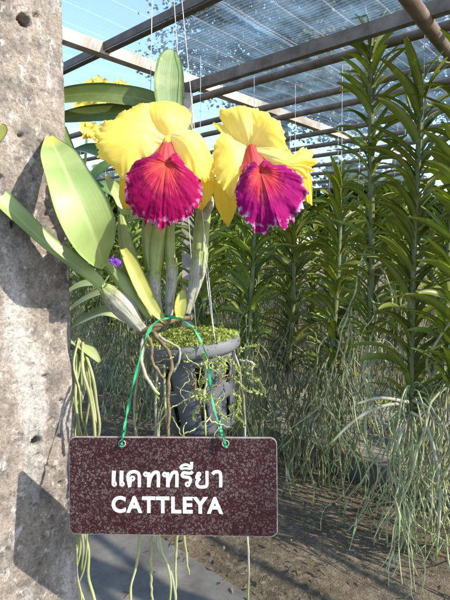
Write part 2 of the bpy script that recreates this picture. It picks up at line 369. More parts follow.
# shade net: woven strands over holes
m, n, l, bs, out = mat('shade_net'); u, v = sepuv(n, l)        # u across the strip (metres), v along it
w1 = n.new('ShaderNodeTexWave'); w1.bands_direction = 'Y'; w1.inputs['Scale'].default_value = 14; w1.inputs['Distortion'].default_value = 1.2; w1.inputs['Detail'].default_value = 2
l.new(coords(n, 'UV'), w1.inputs['Vector'])
w2 = math_(n, l, 'ABSOLUTE', math_(n, l, 'SUBTRACT', math_(n, l, 'FRACT', math_(n, l, 'MULTIPLY', u, 6.2)), .5))
thr = ramp(n, l, w2, [(.0, 1.), (.035, 0.)])
dens = ramp(n, l, noise(n, l, coords(n, 'UV'), 3.2, 4, .6), [(.42, .0), (.6, .24)])  # uneven density added to the net so that sun falls through in dapples
fac = math_(n, l, 'ADD', math_(n, l, 'ADD', math_(n, l, 'MULTIPLY', w1.outputs['Fac'], .16), .035), dens)
cs = n.new('ShaderNodeCombineXYZ'); l.new(math_(n, l, 'MULTIPLY', u, 9.0), cs.inputs[0]); l.new(math_(n, l, 'MULTIPLY', v, .8), cs.inputs[1])
fac = math_(n, l, 'ADD', fac, ramp(n, l, noise(n, l, cs.outputs[0], 1.0, 4, .65), [(.48, 0.), (.74, .22)]))
fac = math_(n, l, 'MAXIMUM', fac, math_(n, l, 'MULTIPLY', thr, .4))
dif = n.new('ShaderNodeBsdfDiffuse'); tl = n.new('ShaderNodeBsdfTranslucent'); tp = n.new('ShaderNodeBsdfTransparent')
nc = mixc(n, l, thr, (.30, .45, .56), (.80, .82, .82)); l.new(nc, dif.inputs[0]); l.new(nc, tl.inputs[0])
mx = n.new('ShaderNodeMixShader'); mx.inputs[0].default_value = .6; l.new(dif.outputs[0], mx.inputs[1]); l.new(tl.outputs[0], mx.inputs[2])
m2 = n.new('ShaderNodeMixShader'); l.new(fac, m2.inputs[0]); l.new(tp.outputs[0], m2.inputs[1]); l.new(mx.outputs[0], m2.inputs[2]); l.new(m2.outputs[0], out.inputs[0])
M['net'] = m

# sign face: brown laminate with dried water rings
m, n, l, bs, out = mat('brown_sign_face'); oc = coords(n)
base = mixc(n, l, noise(n, l, oc, 18, 4), (.021, .004, .0042), (.033, .007, .0068))
def rings(scale, keep, w0):
    x = n.new('ShaderNodeTexVoronoi'); x.inputs['Scale'].default_value = scale
    wv = n.new('ShaderNodeVectorMath'); wv.operation = 'ADD'; nz = n.new('ShaderNodeTexNoise'); nz.inputs['Scale'].default_value = 160
    l.new(oc, nz.inputs['Vector']); sc = n.new('ShaderNodeVectorMath'); sc.operation = 'SCALE'; sc.inputs['Scale'].default_value = .0022
    l.new(nz.outputs['Color'], sc.inputs[0]); l.new(oc, wv.inputs[0]); l.new(sc.outputs[0], wv.inputs[1]); l.new(wv.outputs[0], x.inputs['Vector'])
    sep = n.new('ShaderNodeSeparateColor'); l.new(x.outputs['Color'], sep.inputs[0])
    rad = math_(n, l, 'ADD', math_(n, l, 'MULTIPLY', sep.outputs[0], .30), .10)
    d = math_(n, l, 'ABSOLUTE', math_(n, l, 'SUBTRACT', x.outputs['Distance'], rad))
    return math_(n, l, 'MULTIPLY', ramp(n, l, d, [(.0, 1.), (w0, 0.)]), ramp(n, l, sep.outputs[1], [(keep, 0.), (keep + .05, 1.)]))
r1 = rings(270, .25, .17); r2 = rings(470, .3, .22)
film = ramp(n, l, noise(n, l, oc, 45, 5, .65), [(.42, 0.), (.75, .28)])
col = mixc(n, l, film, base, (.06, .034, .03))
col = mixc(n, l, math_(n, l, 'MULTIPLY', math_(n, l, 'MAXIMUM', r1, math_(n, l, 'MULTIPLY', r2, .7)), math_(n, l, 'ADD', math_(n, l, 'MULTIPLY', noise(n, l, oc, 22, 3), .9), .05)), col, (.22, .175, .17))
l.new(col, bs.inputs['Base Color']); bs.inputs['Roughness'].default_value = .5; bs.inputs['Specular IOR Level'].default_value = .2
bump(n, l, r1, bs, .06, .0004); M['sign'] = m
M['signedge'] = simplenoise('pale_sign_edge', (.20, .15, .14), (.34, .28, .26), 60, .6)

# ------------------------------------------------------------------ ground, paths
def ground():
    mb = MB(); e = 90; xs = np.concatenate([[-e, -30, -12], np.linspace(-6, 7, 66), [12, 30, e]]); ys = np.concatenate([[-e, -20, -6], np.linspace(-1, 9, 51), [14, 30, e]])
    V = np.array([[(x, y, 0) for y in ys] for x in xs], float)
    for i in range(V.shape[0]):
        for j in range(V.shape[1]):
            x, y = V[i, j, :2]; b = np.dot(D2[:2], (x, y))
            if 1.34 < b < 2.44 or b > 4.0: V[i, j, 2] = .03 * mnoise.noise((x * 2.2, y * 2.2, 0)) + .012 * mnoise.noise((x * 9, y * 9, 1)) - .02
            else: V[i, j, 2] = -.045
    mb.add(V, [q[::-1] for q in gridfaces(*V.shape[:2])]); o = mb.build('ground', M['soil']); tag(o, None, kind='structure')
ground()
def slab(name, b0, b1, z, matn, a0=-9, a1=9, th=.12):
    mb = MB(); box(mb, G(a0, (b0 + b1) / 2, z - th / 2), G(a1, (b0 + b1) / 2, z - th / 2), b1 - b0, th); o = mb.build(name, M[matn], smooth=False); tag(o, None, kind='structure'); return o
slab('near_path', -2.5, 1.28, .02, 'path')
slab('far_path', 2.62, 3.9, .07, 'farpath', th=.2)
slab('kerb', 2.48, 2.617, .10, 'kerb', th=.25)

rng = random.Random(5)
mb = MB()
for _ in range(3200):
    a = rng.uniform(-2.5, 3.2); b = rng.uniform(1.25, 2.46) if rng.random() < .75 else rng.uniform(.9, 3.8)
    z = .012 if 1.3 < b < 2.46 else (.024 if b < 1.3 else (.103 if b < 2.62 else .075))
    c = G(a, b, z + rng.random() * .008); th = rng.random() * 6.28; L = rng.uniform(.004, .020) * (1.5 if rng.random() < .15 else 1); W = L * rng.uniform(.12, .5)
    d = np.array([math.cos(th), math.sin(th), rng.uniform(-.2, .3)]); s_ = np.array([-math.sin(th), math.cos(th), rng.uniform(-.4, .4)])
    mb.add([c - d * L, c + s_ * W + (0, 0, .006), c + d * L, c - s_ * W], [(0, 1, 2), (0, 2, 3)], [(0, .5), (.5, 0), (1, .5), (.5, 1)])
tag(mb.build('leaf_litter', M['litterleaf']), 'dry brown leaf litter scattered over the soil and paving', 'leaf litter', kind='stuff')

def rock(c, r, seed, label):
    mb = MB(); nu, nv = 9, 14; V = []
    for i in range(nu):
        ph = math.pi * i / (nu - 1)
        for j in range(nv):
            th = 2 * math.pi * j / nv; q = np.array([math.sin(ph) * math.cos(th), math.sin(ph) * math.sin(th), math.cos(ph) * .6])
            k = r * (1 + .45 * mnoise.noise(Vector(q) * 1.3 + Vector((seed, 0, 0))) + .15 * mnoise.noise(Vector(q) * 4 + Vector((seed, 0, 0))))
            V.append(np.asarray(c) + q * k + (0, 0, r * .4))
    mb.add(V, [q[::-1] for q in gridfaces(nu, nv, True)]); o = mb.build('stone', M['rock'], smooth=False, origin=c); tag(o, label, 'stone', 'stones lying on the far path')
gp = lambda x, y, z: CP + (P(x, y, 1) - CP) * ((z - CAMZ) / (P(x, y, 1) - CP)[2])
rock(gp(402, 436, .13), .07, 1, 'pale grey stone on the kerb behind the hanging roots')
rock(gp(424, 430, .1), .085, 2, 'larger flat grey stone at the right among the roots')
rock(gp(386, 428, .1), .05, 3, 'small grey stone left of the two bigger ones')

# ------------------------------------------------------------------ shade house frame
HN = 2.36
house = thing('shade_house', 'grey shade house frame of pipes and beams under pale shade netting', 'shade house', G(1.95, 1.85, 0))
def pipe(b, z, r, a0=-2.6, a1=9.0, m_='pipe', jit=0):
    mb = MB(); k = 9; q = [G(a0 + (a1 - a0) * i / (k - 1), b + jit * math.sin(i * 1.7 + b * 3), z - .012 * math.sin(math.pi * ((i * .9) % 1)) * 1.0 + .004 * math.sin(i * 2.1 + b)) for i in range(k)]
    tube(mb, q, r, 12, 60); return mb.build('pipe_rail', M[m_], house)
HR = 2.25
for b, r, z in ((2.04, .021, HR), (2.47, .02, HR), (2.73, .02, HR), (3.3, .02, HR), (3.72, .02, HR), (4.15, .02, HR), (4.7, .02, HR), (5.3, .022, HR), (6.0, .022, HR), (6.8, .022, HR)): pipe(b, z, r)
mb = MB(); tube(mb, [G(.63, 1.3, 2.2), G(.7, 2.2, 2.205), G(.74, 3.4, 2.2)], .027, 14, 16); mb.build('pipe_rail', M['pipe'], house)
mb = MB(); box(mb, G(1.98, 1.86, 2.238), G(-2.6, 1.85, 2.238), .036, .052); mb.build('roof_beam', M['beam'], house, False)
mb = MB(); box(mb, G(6, 1.345, 2.318), G(-2.6, 1.345, 2.318), .007, .034); box(mb, G(6, 1.364, 2.298), G(-2.6, 1.364, 2.298), .030, .005); mb.build('steel_angle', M['steel'], house, False)
mb = MB(); box(mb, G(2.02, .85, 2.312), G(2.12, 8.5, 2.305), .055, .055); mb.build('roof_beam', M['longbeam'], house, False)
mb = MB(); box(mb, G(1.965, 1.85, 0), G(1.965, 1.85, 2.205), .065, .065, (1, 0, 0)); mb.build('post', M['longbeam'], house, False)
mb = MB(); box(mb, G(1.965, 1.80, 2.17), G(1.965, 1.80, 2.28), .06, .012, D2); mb.build('bracket', M['steel'], house, False)
for a, b in ((-1.2, 1.85), (-1.2, 4.6), (6.1, 4.6), (6.1, 1.85), (-1.2, 7.4), (6.1, 7.4)):
    mb = MB(); box(mb, G(a, b, 0), G(a, b, 2.2), .09, .09, (1, 0, 0)); mb.build('post', M['longbeam'], house, False)
def netstrip(a0, a1, b0=.98, b1=8.6, k=0):
    mb = MB(); nu, nv = 10, 90; V = np.zeros((nu, nv, 3)); uv = np.zeros((nu, nv, 2))
    for i in range(nu):
        for j in range(nv):
            a = a0 + (a1 - a0) * i / (nu - 1); b = b0 + (b1 - b0) * j / (nv - 1)
            z = HN + .007 * (k % 2) + .012 * math.sin(b * 2.3 + k) + .02 * mnoise.noise((a * 1.3, b * 1.7, k)) + .008 * mnoise.noise((a * 5, b * 4, k)) 
            V[i, j] = G(a, b, z); uv[i, j] = (a, b)
    mb.add(V, gridfaces(nu, nv), uv); mb.build('shade_net', M['net'], house)
edges = [-5.4, -4.2, -3.0, -1.8, -.62, .55, 1.42, 2.6, 3.8, 5.0, 6.2, 7.4, 8.6, 9.8]
for k in range(len(edges) - 1): netstrip(edges[k] + (.012 if k != 6 else -.05), edges[k + 1] - .008, k=k)

# ------------------------------------------------------------------ concrete post in front
def concrete_post():
    E = P(74, 420, .70)[:2]; ang = R(46); fd = np.array([math.cos(ang), math.sin(ang)]); nd = np.array([fd[1], -fd[0]])   # face runs along fd, looks along nd
    W = .17; c0 = E - fd * W
    per = [(c0 + fd * W * t, nd) for t in np.linspace(0, 1, 76)] + [(E - nd * .16 * t, fd) for t in np.linspace(0, 1, 12)[1:]] + \
          [(E - nd * .16 - fd * W * t, -nd) for t in np.linspace(0, 1, 6)[1:]] + [(c0 - nd * .16 * (1 - t), -fd) for t in np.linspace(0, 1, 6)[1:-1]]
    zs = np.concatenate([np.linspace(0, .85, 12)[:-1], np.linspace(.85, 1.98, 440), np.linspace(1.98, 2.34, 8)[1:]])
    holes = []
    for hx, hy, hr in ((22, 22, .0085), (36, 442, .0062)):
        r = P(hx, hy, 1) - CP; k = ((E - CP[:2]) @ nd) / (r[:2] @ nd); holes.append((CP + r * k, hr))
    lean = -.016
    V = []
    for z in zs:
        for (p, nn) in per:
            q = np.array([p[0] - lean * (z - 1.15), p[1], z]); n3 = np.array([nn[0], nn[1], 0]); vq = Vector(q)
            d = .0012 * mnoise.noise(vq * 14) + .0007 * mnoise.noise(vq * 70) + .0007 * mnoise.noise(vq * 190)
            pit = mnoise.noise(vq * 95 + Vector((5, 2, 9)));
            if pit > .47: d -= (pit - .47) * .03
            # worn arrises
            s_ = np.dot(q[:2] + np.array([lean * (z - 1.15), 0]) - c0, fd)
            if nn is nd and W - s_ < .008:
                e = 1 - (W - s_) / .008; d -= e * e * (.002 + .003 * max(0, mnoise.noise(vq * 60)))
            for hc, hr in holes:
                dd = np.linalg.norm((q - hc)); 
                rr = hr * (1 + .12 * mnoise.noise(vq * 120))
                if nn is nd and dd < rr * 1.25: d -= .03 * min(1, max(0, (rr * 1.25 - dd) / (rr * .35)))
            V.append(q + n3 * d)
    m_ = len(per); mb = MB(); f = gridfaces(len(zs), m_, True); f.append(tuple((len(zs) - 1) * m_ + j for j in range(m_)))
    mb.add(V, f); o = mb.build('concrete_post', M['concrete'], origin=(c0[0], c0[1], 0))
    tag(o, 'rough weathered grey concrete post with bolt holes beside the orchid', 'post')
concrete_post()

# ------------------------------------------------------------------ sign
TL, TR, BL = P(69, 436.5, .60), P(277, 437.5, .588), P(66.5, 533.5, .60)
sx = TR - TL; SW = np.linalg.norm(sx); sx /= SW; sy = BL - TL; sy = sy - sx * (sy @ sx); SH = np.linalg.norm(sy); sy /= -SH; sn_ = np.cross(sx, sy)
sc_ = TL + sx * SW / 2 - sy * SH / 2
sign = thing('plant_sign', 'speckled dark brown name sign with white Thai and English lettering', 'sign', sc_)
def SP(u, v, h): return sc_ + sx * u + sy * v + sn_ * h      # metres on the board
def rrect(w_, h_, r, k=8):
    o = []
    for cx, cy_, a0 in ((w_ / 2 - r, h_ / 2 - r, 0), (-w_ / 2 + r, h_ / 2 - r, 90), (-w_ / 2 + r, -h_ / 2 + r, 180), (w_ / 2 - r, -h_ / 2 + r, 270)):
        o += [(cx + r * math.cos(R(a0 + 90 * t / k)), cy_ + r * math.sin(R(a0 + 90 * t / k))) for t in range(k + 1)]
    return o
out_ = rrect(SW, SH, .009); inn = rrect(SW - .0022, SH - .0022, .008); kk = len(out_)
mb = MB(); mb.add([SP(x, y, .0016) for x, y in inn] + [SP(x, y, .0002) for x, y in inn], [tuple(range(kk)), tuple(range(2 * kk - 1, kk - 1, -1))] + [(i, kk + i, kk + (i + 1) % kk, (i + 1) % kk) for i in range(kk)])
mb.build('board', M['sign'], sign, False)
mb = MB(); mb.add([SP(x, y, .001) for x, y in out_] + [SP(x, y, -.0022) for x, y in out_] + [SP(x, y, .001) for x, y in inn], [(i, kk + i, kk + (i + 1) % kk, (i + 1) % kk) for i in range(kk)] + [tuple(range(2 * kk - 1, kk - 1, -1))] + [(2 * kk + i, i, (i + 1) % kk, 2 * kk + (i + 1) % kk) for i in range(kk)])
mb.build('backing_edge', M['signedge'], sign, False)
def pix2uv(x, y):
    r = P(x, y, 1) - CP; k = ((sc_ - CP) @ sn_) / (r @ sn_); q = CP + r * k - sc_; return q @ sx, q @ sy
def lettering(name, text, px0, py0, px1, py1, bold):
    cu = bpy.data.curves.new(name, 'FONT'); cu.body = text; cu.size = 1; cu.extrude = .012; cu.offset = bold; cu.resolution_u = 6; cu.space_character = 1.13
    t = bpy.data.objects.new(name, cu); COL.objects.link(t)
    dg = bpy.context.evaluated_depsgraph_get(); me = bpy.data.meshes.new_from_object(t.evaluated_get(dg)); bpy.data.objects.remove(t); bpy.data.curves.remove(cu)
    v = np.array([x.co for x in me.vertices]); lo, hi = v.min(0), v.max(0)
    u0, v1 = pix2uv(px0, py0); u1, v0 = pix2uv(px1, py1)
    q = [Vector(SP(u0 + (u1 - u0) * (p[0] - lo[0]) / (hi[0] - lo[0]), v0 + (v1 - v0) * (p[1] - lo[1]) / (hi[1] - lo[1]), .0017 + .0003 * (p[2] - lo[2]) / (hi[2] - lo[2])) - sc_) for p in v]
    for vert, c in zip(me.vertices, q): vert.co = c
    me.materials.clear(); me.materials.append(M['white']); me.name = name
    o = link(name, me, sign); return o
def thai():
    A = lambda x, y: (100 + x / 6.62, 455 + y / 6.62)
    B = lambda x, y: (160 + x / 6.62, 455 + y / 6.62)
    def ring(fn, x, y, r, a0=0): return [fn(x + r * math.cos(a0 + k * .5236), y + r * math.sin(a0 + k * .5236)) for k in range(13)]
    st = []
    for x in (95, 146): st += [([A(x, 101), A(x - 2, 140), A(x - 3, 182)], 1.85), (ring(A, x + 2, 188, 11), .95)]
    st += [([A(199, 209), A(192, 175), A(187, 145), A(194, 120), A(216, 108), A(240, 109), A(258, 122), A(262, 150), A(262, 209)], 1.55), (ring(A, 217, 152, 12), .95), ([A(208, 162), A(203, 182), A(199, 205)], 1.3)]
    st += [(ring(A, 305, 124, 11), .95), ([A(322, 112), A(325, 150), A(325, 209)], 1.75), ([A(325, 185), A(340, 140), A(358, 115), A(376, 110), A(388, 124), A(388, 209)], 1.6)]
    st += [(ring(B, 33, 126, 11), .95), ([B(50, 112), B(54, 150), B(54, 209)], 1.75), ([B(54, 185), B(70, 140), B(86, 115), B(102, 110), B(113, 124), B(113, 209)], 1.6)]
    st += [(ring(B, 184, 190, 12), .95), ([B(196, 186), B(203, 165), B(196, 147), B(170, 142), B(152, 138), B(148, 126), B(160, 113), B(185, 117), B(206, 116), B(217, 106)], 1.45)]
    st += [([B(136, 87), B(144, 70), B(170, 60), B(196, 70), B(208, 86)], 1.2), ([B(136, 88), B(170, 85), B(208, 88)], .95), ([B(209, 90), B(210, 66), B(210, 42)], 1.35)]
    st += [(ring(B, 258, 124, 10), .95), ([B(249, 128), B(244, 146), B(262, 156), B(248, 168), B(245, 190), B(258, 206), B(280, 208), B(302, 205), B(312, 190), B(312, 150), B(312, 102)], 1.5)]
    st += [([B(349, 124), B(360, 110), B(380, 106), B(397, 114), B(402, 136), B(402, 209)], 1.55)]
    mb = MB()
    for k, (pts, hw) in enumerate(st):
        n_ = 30; q = cr(np.array([pix2uv(*p) for p in pts]), n_); t = np.gradient(q, axis=0); t /= np.linalg.norm(t, axis=1, keepdims=True); nn = np.stack([-t[:, 1], t[:, 0]], 1); h = hw / F * .597
        z = .0017 + .00002 * k; V = []
        for i in range(n_):
            a_, b_ = q[i] + nn[i] * h, q[i] - nn[i] * h; V += [SP(a_[0], a_[1], z - .0002), SP(a_[0], a_[1], z), SP(b_[0], b_[1], z), SP(b_[0], b_[1], z - .0002)]
        mb.add(V, gridfaces(n_, 4, True) + [(0, 1, 2, 3), tuple((n_ - 1) * 4 + j for j in (3, 2, 1, 0))])
    mb.build('thai_lettering', M['white'], sign, False)
thai()
lettering('latin_lettering', 'CATTLEYA', 112, 495.3, 223.2, 513.4, .033)
for hx in (122.5, 225.5):
    mb = MB(); u0, v0 = pix2uv(hx, 443); th = np.linspace(0, 6.283, 20, endpoint=False)
    tube(mb, [SP(u0 + .0042 * math.cos(t), v0 + .0042 * math.sin(t), .0022) for t in np.append(th, 6.283)], .0009, 6); mb.build('eyelet', M['signedge'], sign)

# green raffia tie, over the plant and through both eyelets
rib = thing('green_ribbon', 'twisted bright green raffia tie holding the brown sign', 'ribbon', P(165, 320, .63))
def ribbon(pts, wid, seed):
    mb = MB(); n_ = 70; p = cr([P(*q) for q in pts], n_); t = np.gradient(p, axis=0); t /= np.linalg.norm(t, axis=1, keepdims=True); V = []
    for i in range(n_):
        a = np.cross(t[i], CF); a /= np.linalg.norm(a); b = np.cross(t[i], a); th = seed + 1.1 * math.sin(i * .19 + seed) + .55 * math.sin(i * .53)
        s_ = a * math.cos(th) + b * math.sin(th); w_ = wid * (1 + .3 * math.sin(i * .7 + seed) + .5 * mnoise.noise((i * .3, seed, 0))); cr_ = np.cross(s_, t[i]) * w_ * .35
        V.append([p[i] - s_ * w_, p[i] - s_ * w_ * .3 + cr_, p[i] + s_ * w_ * .3 - cr_ * .6, p[i] + s_ * w_])
    V = np.array(V); mb.add(V, gridfaces(n_, 4), np.stack(np.meshgrid(np.linspace(0, 1, n_), np.linspace(0, 1, 4), indexing='ij'), -1)); return mb.build('strand', M['ribbon'], rib)
ribbon([(122, 445, .593), (124, 430, .597), (127, 414, .60), (132, 390, .605), (138, 366, .61), (143, 346, .613), (149, 331, .616), (156, 322, .62), (168, 318, .626), (178, 318, .63)], .0017, .4)
ribbon([(226, 446, .583), (222, 432, .588), (216, 415, .595), (211, 392, .60), (209, 370, .605), (205, 352, .608), (198, 335, .615), (190, 325, .622), (178, 318, .63), (166, 316, .64)], .0019, 1.9)
ribbon([(121, 447, .591), (123, 437, .592), (125, 430, .596), (124, 425, .60)], .002, 2.7)
ribbon([(227, 448, .581), (223, 438, .582), (220, 428, .588), (219, 420, .595)], .002, 3.9)

# ------------------------------------------------------------------ hanging pot
PC = P(192, 343, .685)
pot = thing('hanging_pot', 'grey slotted plastic orchid pot hung on thin wires with moss on top', 'flower pot', PC)
tl_ = R(-7); ax = np.array([math.sin(-tl_) * -1, .05, math.cos(tl_)]); ax /= np.linalg.norm(ax)
e1 = np.cross([0, 1, 0], ax); e1 /= np.linalg.norm(e1); e2 = np.cross(ax, e1)
def PT(r, th, z): return PC + ax * z + r * (math.cos(th) * e1 + math.sin(th) * e2)
RT = .0665
def lathe(mb, prof, k=72, skip=None):
    V = [[PT(r, 2 * math.pi * j / k, z) for j in range(k)] for r, z in prof]; f = gridfaces(len(prof), k, True)
    if skip: f = [q for idx, q in enumerate(f) if not skip(idx // k, idx % k)]
    mb.add(np.array(V), f)
zz = np.linspace(-.003, -.125, 24); prof = [(RT - .004 - .016 * (i / 23), z) for i, z in enumerate(zz)]
def skip(i, j):
    return (4 <= i <= 9 or 14 <= i <= 19) and (j % 9) in (1, 2)
mb = MB(); lathe(mb, prof, 72, skip); lathe(mb, [(RT - .020, -.125), (.02, -.126)], 72, lambda i, j: j % 12 < 4)
wall = mb.build('pot_wall', M['pot'], pot); md = wall.modifiers.new('thickness', 'SOLIDIFY'); md.thickness = .0022; md.offset = -1
mb = MB(); lathe(mb, [(RT - .005, .003), (RT + .001, .004), (RT + .003, .0025), (RT + .003, -.008), (RT + .001, -.011), (RT - .0035, -.0125)]); rimo = mb.build('rim', M['pot'], pot); md = rimo.modifiers.new('thickness', 'SOLIDIFY'); md.thickness = .0018; md.offset = -1
# moss
rng = random.Random(3); mb = MB()
V = [];
for i in range(14):
    r = (RT - .007) * i / 13
    for j in range(40):
        th = 6.283 * j / 40; q = PT(r, th, 0); V.append(q + ax * (.014 * (1 - (i / 13) ** 2) - .006 + .008 * mnoise.noise(Vector(q) * 55)))
mb.add(V, [q[::-1] for q in gridfaces(14, 40, True)]); mb.build('moss_bed', M['mossbase'], pot)
mb = MB()
for _ in range(6500):
    r = (RT + .005) * math.sqrt(rng.random()); th = rng.random() * 6.283; h = .004 + .012 * (1 - (r / RT) ** 2) - .004 + rng.random() * .014 * (.5 + .5 * math.cos(th * 2 + 1))
    c = PT(r, th, h); d = np.array([rng.gauss(0, 1), rng.gauss(0, 1), rng.gauss(.5, .8)]); d /= np.linalg.norm(d); s_ = np.cross(d, [rng.gauss(0, 1), rng.gauss(0, 1), rng.gauss(0, 1)]); s_ /= np.linalg.norm(s_) + 1e-9
    L = rng.uniform(.001, .0030) * (1.7 if rng.random() < .06 else 1); mb.add([c - d * L, c + s_ * L * .55, c + d * L * 1.1, c - s_ * L * .55], [(0, 1, 2, 3)], [(0, .5), (.5, 0), (1, .5), (.5, 1)])
mb.build('moss', M['moss'], pot)
mb = MB()                                           # dark potting bark behind the slots
for _ in range(420):
    th = rng.random() * 6.283; z = rng.uniform(-.115, -.004); r = rng.uniform(.6, .97) * (RT - .011 + .13 * z); c = PT(r, th, z)
    d = np.array([rng.gauss(0, 1) for _ in range(3)]); d /= np.linalg.norm(d); s_ = np.cross(d, [rng.gauss(0, 1), rng.gauss(0, 1), 1]); s_ /= np.linalg.norm(s_); L = rng.uniform(.004, .011); box(mb, c - d * L, c + d * L, L * .8, L * .6, s_)
mb.build('bark_chunks', M['mossbase'], pot, False)
# hanger wires
top = P(156, -260, .70)
for a, bnd in ((P(215, 344, .635), 0), (P(146, 340, .67), 0), (P(196, 330, .745), 0)):
    mb = MB(); tube(mb, [a, a * .5 + (top) * .5 + np.array([.0006, 0, 0]), top], .00055, 5, 12); mb.build('hanger_wire', M['wire'], pot)
mb = MB(); a = P(214.5, 344, .634); tube(mb, [P(203, 232, .655), P(208, 290, .643), a + np.array([.001, 0, .004]), a + np.array([.002, -.002, -.003]), a + np.array([-.001, .003, -.003]), a], .0006, 5, 24); mb.build('hanger_wire', M['wire'], pot)
# weeds trailing from the slots
def sprig(parent, start, dirs, n_, size, seed, matn='weed'):
    rg = random.Random(seed); p = np.array(start, float); pts = [p]; 
    for k in range(n_):
        d = np.array(dirs, float) + np.array([rg.gauss(0, .45), rg.gauss(0, .45), rg.gauss(0, .35)]); p = p + d / np.linalg.norm(d) * size; pts.append(p)
    mb = MB(); tube(mb, pts, .0006, 5, n_ * 3)
    for q in cr(pts, n_ * 4):
        for _ in range(2):
            d = np.array([rg.gauss(0, 1) for _ in range(3)]); d /= np.linalg.norm(d); s_ = np.cross(d, [rg.gauss(0, 1), 0.3, 1]); s_ /= np.linalg.norm(s_); L = rg.uniform(.0022, .0042)
            u_ = np.cross(d, s_) * L * .3
            mb.add([q, q + d * L * .6 + s_ * L * .45 + u_, q + d * L * 1.3, q + d * L * .6 - s_ * L * .45 + u_], [(0, 1, 2, 3)], [(0, .5), (.5, 0), (1, .5), (.5, 1)])
    mb.build('weed', M[matn], parent)
for k, (x, y, d, dr, n_) in enumerate(((228, 362, .635, (.2, -.2, .1), 3), (233, 390, .64, (.3, -.2, -.5), 5), (236, 380, .64, (.5, -.1, -.3), 5), (197, 372, .615, (.1, -.2, -.8), 5), (220, 400, .625, (.3, -.2, -.6), 5), (240, 352, .65, (.5, -.1, .2), 4), (200, 400, .615, (.0, -.1, -1), 4), (160, 385, .63, (-.2, -.2, -.6), 4), (232, 405, .64, (.4, -.1, -.7), 6), (246, 372, .66, (.2, -.1, -.8), 6), (213, 362, .615, (.3, -.2, -.1), 4))):
    sprig(pot, P(x, y, d), dr, n_, .008, 40 + k)
for k in range(14):
    x = rng.uniform(196, 242); y = rng.uniform(352, 410); sprig(pot, P(x, y, .612 + .05 * ((x - 188) / 50) ** 2), (rng.gauss(0, .5), -.2, rng.uniform(-.9, .1)), rng.randint(3, 6), .007, 140 + k)
for k in range(16):
    th = rng.random() * 6.283; sprig(pot, PT(RT * rng.uniform(.3, .95), th, .006), (rng.gauss(0, .3), rng.gauss(0, .3), .9), 3, .005, 80 + k, 'moss')

# ------------------------------------------------------------------ the cattleya
orch = thing('cattleya_orchid', 'potted cattleya orchid with two yellow flowers and magenta lips', 'orchid', P(160, 330, .66))
TC = -CF
def leaf(name, pts, wid, nrm, matn, label=None, **k):
    mb = MB(); q = [P(*a) for a in pts]; d = np.mean([a[2] for a in pts]); blade(mb, q, [x / F * d for x in wid], np.asarray(nrm, float), **k)
    o = mb.build(name, M[matn], orch); 
    if label: o['label'] = label
    return o
U3 = np.array([0, 0, 1.0])
# big pale leaf in front of the post
leaf('leaf', [(105, 267, .642), (101, 252, .602), (92, 228, .570), (75, 190, .556), (60, 156, .582), (49, 136, .628)], [4, 15, 23, 25, 20.5, 16.5, 4], TC + np.array([.35, 0, .25]), 'cleaf', 'broad pale green leaf with yellow tip', n=44, m=17, fold=.34, thick=.0028)
leaf('leaf', [(66, 150, .68), (60, 134, .683), (57, 124, .687), (60, 118, .695)], [9, 9, 8.5, 4], TC + np.array([.6, 0, .1]), 'cleaf_green', fold=.5, thick=.002)
# long strap leaf reaching to the left
leaf('leaf', [(106, 291, .65), (95, 278, .64), (75, 262, .625), (50, 243, .61), (24, 219, .595), (-4, 191, .585), (-26, 160, .575)], [6, 9.5, 11, 11, 11.5, 11, 6], TC * .6 + np.array([.45, 0, .75]), 'cleaf', n=36, fold=.55, thick=.0025)
leaf('leaf', [(-12, 150, .56), (-6, 138, .56), (2, 130, .56), (4, 124, .56)], [8, 8, 6, 2], TC, 'yleaf')
# leaves behind the flowers
leaf('leaf', [(178, 128, .672), (172, 114, .668), (169, 92, .665), (170, 70, .665), (172, 56, .672), (174, 50, .676)], [9, 13, 15.5, 14.5, 10, 2.5], TC + np.array([.5, 0, .2]), 'cleaf_green', 'upright oval green leaf behind the flowers', n=30, fold=.12, thick=.0025)
leaf('leaf', [(162, 106, .67), (148, 99, .675), (120, 94, .69), (92, 92, .71), (62, 95, .73), (48, 99, .74)], [5, 10, 11.5, 11.5, 10, 5], TC + U3 * .25, 'cleaf_glow', n=30, fold=.3, thick=.0024)
leaf('leaf', [(150, 118, .68), (130, 112, .69), (105, 112, .71), (80, 114, .73), (56, 118, .745)], [6, 10, 11, 10, 6], TC + U3 * .3, 'cleaf_glow', n=30, fold=.3, thick=.0024)
leaf('leaf', [(140, 170, .70), (122, 158, .71), (100, 150, .72), (84, 147, .73), (72, 150, .74)], [6, 11, 12, 10, 4], TC * .8 + U3, 'cleaf_dark', n=24, fold=.35)
leaf('leaf', [(126, 215, .69), (122, 200, .69), (114, 186, .693), (106, 176, .70)], [5, 7, 6.5, 2], TC + np.array([.4, 0, .4]), 'cleaf', n=20, fold=.3)
leaf('leaf', [(120, 222, .70), (140, 216, .71), (160, 214, .72), (178, 222, .73)], [5, 6, 6, 3], TC * .4 + U3, 'pleaf', n=20, fold=.3)
leaf('leaf', [(180, 150, .665), (184, 138, .665), (187, 128, .668), (184, 120, .67)], [5, 6.5, 5, 1.5], TC + np.array([.4, 0, 0]), 'cleaf_green', n=16)
